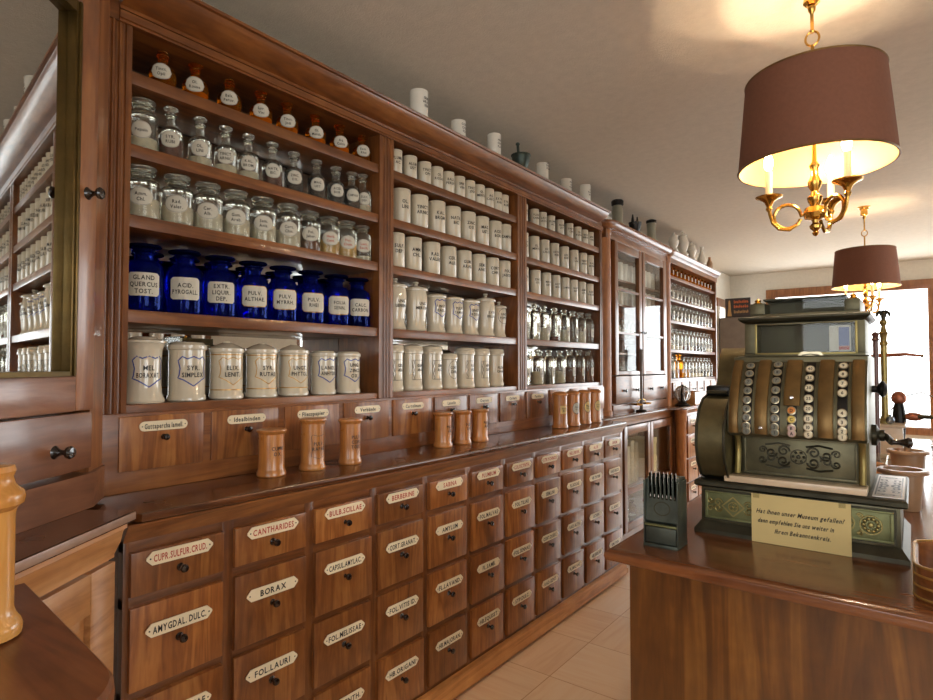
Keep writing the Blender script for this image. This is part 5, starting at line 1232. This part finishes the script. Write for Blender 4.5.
# ------------------------------------------------------------------ lamps
def chandelier(x, y, zb, label, rot):
    """shade bottom at zb"""
    L = thing('pendant_lamp', label, 'lamp', (x, y, zb), 0, 'shaded brass pendant lamps'); zc = CZ-zb
    sh_ = MB(); seg = 56; r0, r1, h = .254, .225, .33
    sh_.lathe([(r0, 0), (r1, h), (r1-.003, h), (r0-.003, 0)], 'shade', seg=seg, cap=False); so = part('shade', sh_, L, 'mauve-brown drum shade', True)
    part('lining', MB().lathe([(r0-.0035, .001), (r1-.0035, h-.001), (r1-.005, h-.001), (r0-.005, .001)], 'lining', seg=seg, cap=False), so, 'cream glowing lining', True)
    part('trim', MB().tube([(r0*cos(2*pi*i/seg), r0*sin(2*pi*i/seg), .003) for i in range(seg+1)], .0035, 'bronze_b', 6, False), so, None, True)
    part('trim', MB().tube([(r1*cos(2*pi*i/seg), r1*sin(2*pi*i/seg), h-.003) for i in range(seg+1)], .0035, 'bronze_b', 6, False), so, None, True)
    mb = MB()
    for i in range(3):
        a = rot+2*pi*i/3+.4; mb.tube([(0, 0, h-.03), (r1*cos(a)*.99, r1*sin(a)*.99, h-.012)], .003, 'brass', 6)
    part('shade_spider', mb, L, None, True)
    DZ = -.12
    part('stem', MB().lathe([(0, -.135), (.008, -.13), (.012, -.122), (.008, -.115), (.018, -.105), (.02, -.095), (.01, -.085), (.012, -.075), (.034, -.068), (.04, -.05), (.034, -.03), (.016, -.022), (.024, -.005), (.026, .008), (.014, .02), (.012, .03), (.022, .05), (.024, .065), (.014, .085), (.012, .11), (.018, .125), (.008, .14), (.006, .2), (.006, .57), (0, .575)], 'brass', (0, 0, DZ), seg=20), L, None, True)
    mb = MB(); mb.tube([(.022*cos(2*pi*i/24), 0, .477+.026*sin(2*pi*i/24)) for i in range(25)], .004, 'brass', 8, False); part('ring', mb, L, None, True)
    part('rod', MB().lathe([(.006, .498), (.009, .505), (.006, .512), (.006, zc-.11), (.012, zc-.1), (.014, zc-.085), (.006, zc-.075), (.006, zc-.06)], 'brass', seg=12), L, None, True)
    part('canopy', MB().lathe([(.018, zc-.08), (.028, zc-.07), (.026, zc-.03), (.034, zc-.025), (.036, zc-.012), (.05, zc-.006), (.05, zc), (0, zc)], 'brass', seg=24), L, None, True)
    for i in range(3):
        a = rot+2*pi*i/3; ca, sa = cos(a), sin(a); P = lambda r, z: (r*ca, r*sa, z+DZ)
        pts = [P(.035, -.05)]+[P(.09+.044*cos(pi-2*pi*k/22), -.055+.044*sin(pi-2*pi*k/22)) for k in range(0, 22)]
        pts += [P(.056, -.085), P(.085, -.104), P(.118, -.098), P(.138, -.075), P(.146, -.045), P(.15, -.02)]
        arm = part('arm', MB().tube(pts, .0065, 'brass', 8), L, None, True)
        c = (.15*ca, .15*sa, DZ)
        part('cup', MB().lathe([(.008, -.03), (.012, -.02), (.009, -.012), (.016, .005), (.03, .016), (.045, .022), (.047, .026), (.03, .024), (0, .02)], 'brass', c, 24), arm, None, True)
        part('candle', MB().lathe([(.012, .02), (.012, .12), (.006, .125), (0, .125)], 'candle', c, 16), arm, None, True)
        part('bulb', MB().lathe([(.006, .124), (.012, .132), (.016, .15), (.014, .168), (.006, .19), (0, .2)], 'bulb', c, 16), arm, 'glowing flame bulb', True)
        ld = bpy.data.lights.new('bulb_light', 'POINT'); ld.energy = BULB_W if y < 4 else BULB_W*.55; ld.color = (1, .77, .52); ld.shadow_soft_size = .02
        lo = bpy.data.objects.new('bulb_light', ld); COL.objects.link(lo); lo.location = (x+.15*ca, y+.15*sa, zb+.16+DZ)
BULB_W = 30.0
chandelier(-.275, 2.47, 2.18, 'near brass pendant lamp with mauve drum shade, large at upper right', 1.326)
chandelier(-.322, 6.232, 2.15, 'far brass pendant lamp with mauve drum shade, smaller, in front of the shop window', .9)

# ------------------------------------------------------------------ opposite wall: what the mirrors show
rs = thing('wall_shelf', 'wooden wall shelf with canisters on the opposite wall, seen in the mirror backs', 'shelf', (2.45, 2.6, 1.2))
part('back_panel', MB().box(2.56, 2.59, 1.6, 3.9, 1.2, 2.3, 'walnut_z'), rs)
for zz in (1.22, 1.6, 1.98, 2.3): part('board', MB().box(2.33, 2.56, 1.6, 3.9, zz-.03, zz, 'walnut_y'), rs)
canister('can_o', .075, .26, 16, 'ceramic_p')
for i in range(9):
    place('can_o', 'ceramic_canister', f'large pale canister on the opposite wall, {ORD[i]} along the shelf seen mirrored', 'jar', 'canisters on the opposite wall', 2.45, 1.75+i*.24, 1.6)

# ------------------------------------------------------------------ light
wd = bpy.data.worlds.new('World'); SC.world = wd; wd.use_nodes = True
nt = wd.node_tree; nt.nodes.clear()
bg = nt.nodes.new('ShaderNodeBackground'); out = nt.nodes.new('ShaderNodeOutputWorld')
bg.inputs[0].default_value = (.95, .97, 1.0, 1); bg.inputs[1].default_value = 6.5
nt.links.new(bg.outputs[0], out.inputs[0])
def portal(cx, cy, cz, w, h, rot):
    ld = bpy.data.lights.new('window_portal', 'AREA'); ld.shape = 'RECTANGLE'; ld.size = w; ld.size_y = h
    ld.cycles.is_portal = True
    o = bpy.data.objects.new('window_portal', ld); COL.objects.link(o); o.location = (cx, cy, cz); o.rotation_euler = rot
portal(.33, YF+.09, 1.57, 3.96, 1.9, (-pi/2, 0, 0))
portal(-.2, YB-.09, 1.675, 1.4, 1.55, (pi/2, 0, 0)); portal(1.6, YB-.09, 1.675, 1.2, 1.55, (pi/2, 0, 0))
portal(XR+.09, .35, 1.675, 1.55, 1.9, (0, pi/2, 0)); portal(XR+.09, 6.3, 1.675, 1.55, 2.2, (0, pi/2, 0))
portal(XL-.09, 9.32, 1.67, 1.34, .6, (0, -pi/2, 0))

# ------------------------------------------------------------------ camera
cam = bpy.data.cameras.new('Camera'); co = bpy.data.objects.new('Camera', cam); COL.objects.link(co)
cam.sensor_fit = 'HORIZONTAL'; cam.sensor_width = 36; cam.lens = 36*590/933
co.location = (0, 0, 1.45); co.rotation_euler = (radians(91.65), 0, radians(37.12)); cam.clip_start = .02
SC.camera = co
SC.view_settings.view_transform = 'Standard'; SC.view_settings.look = 'None'; SC.view_settings.gamma = 1; SC.view_settings.exposure = 0.22
SC.cycles.transparent_max_bounces = 24
SC.cycles.use_denoising = True
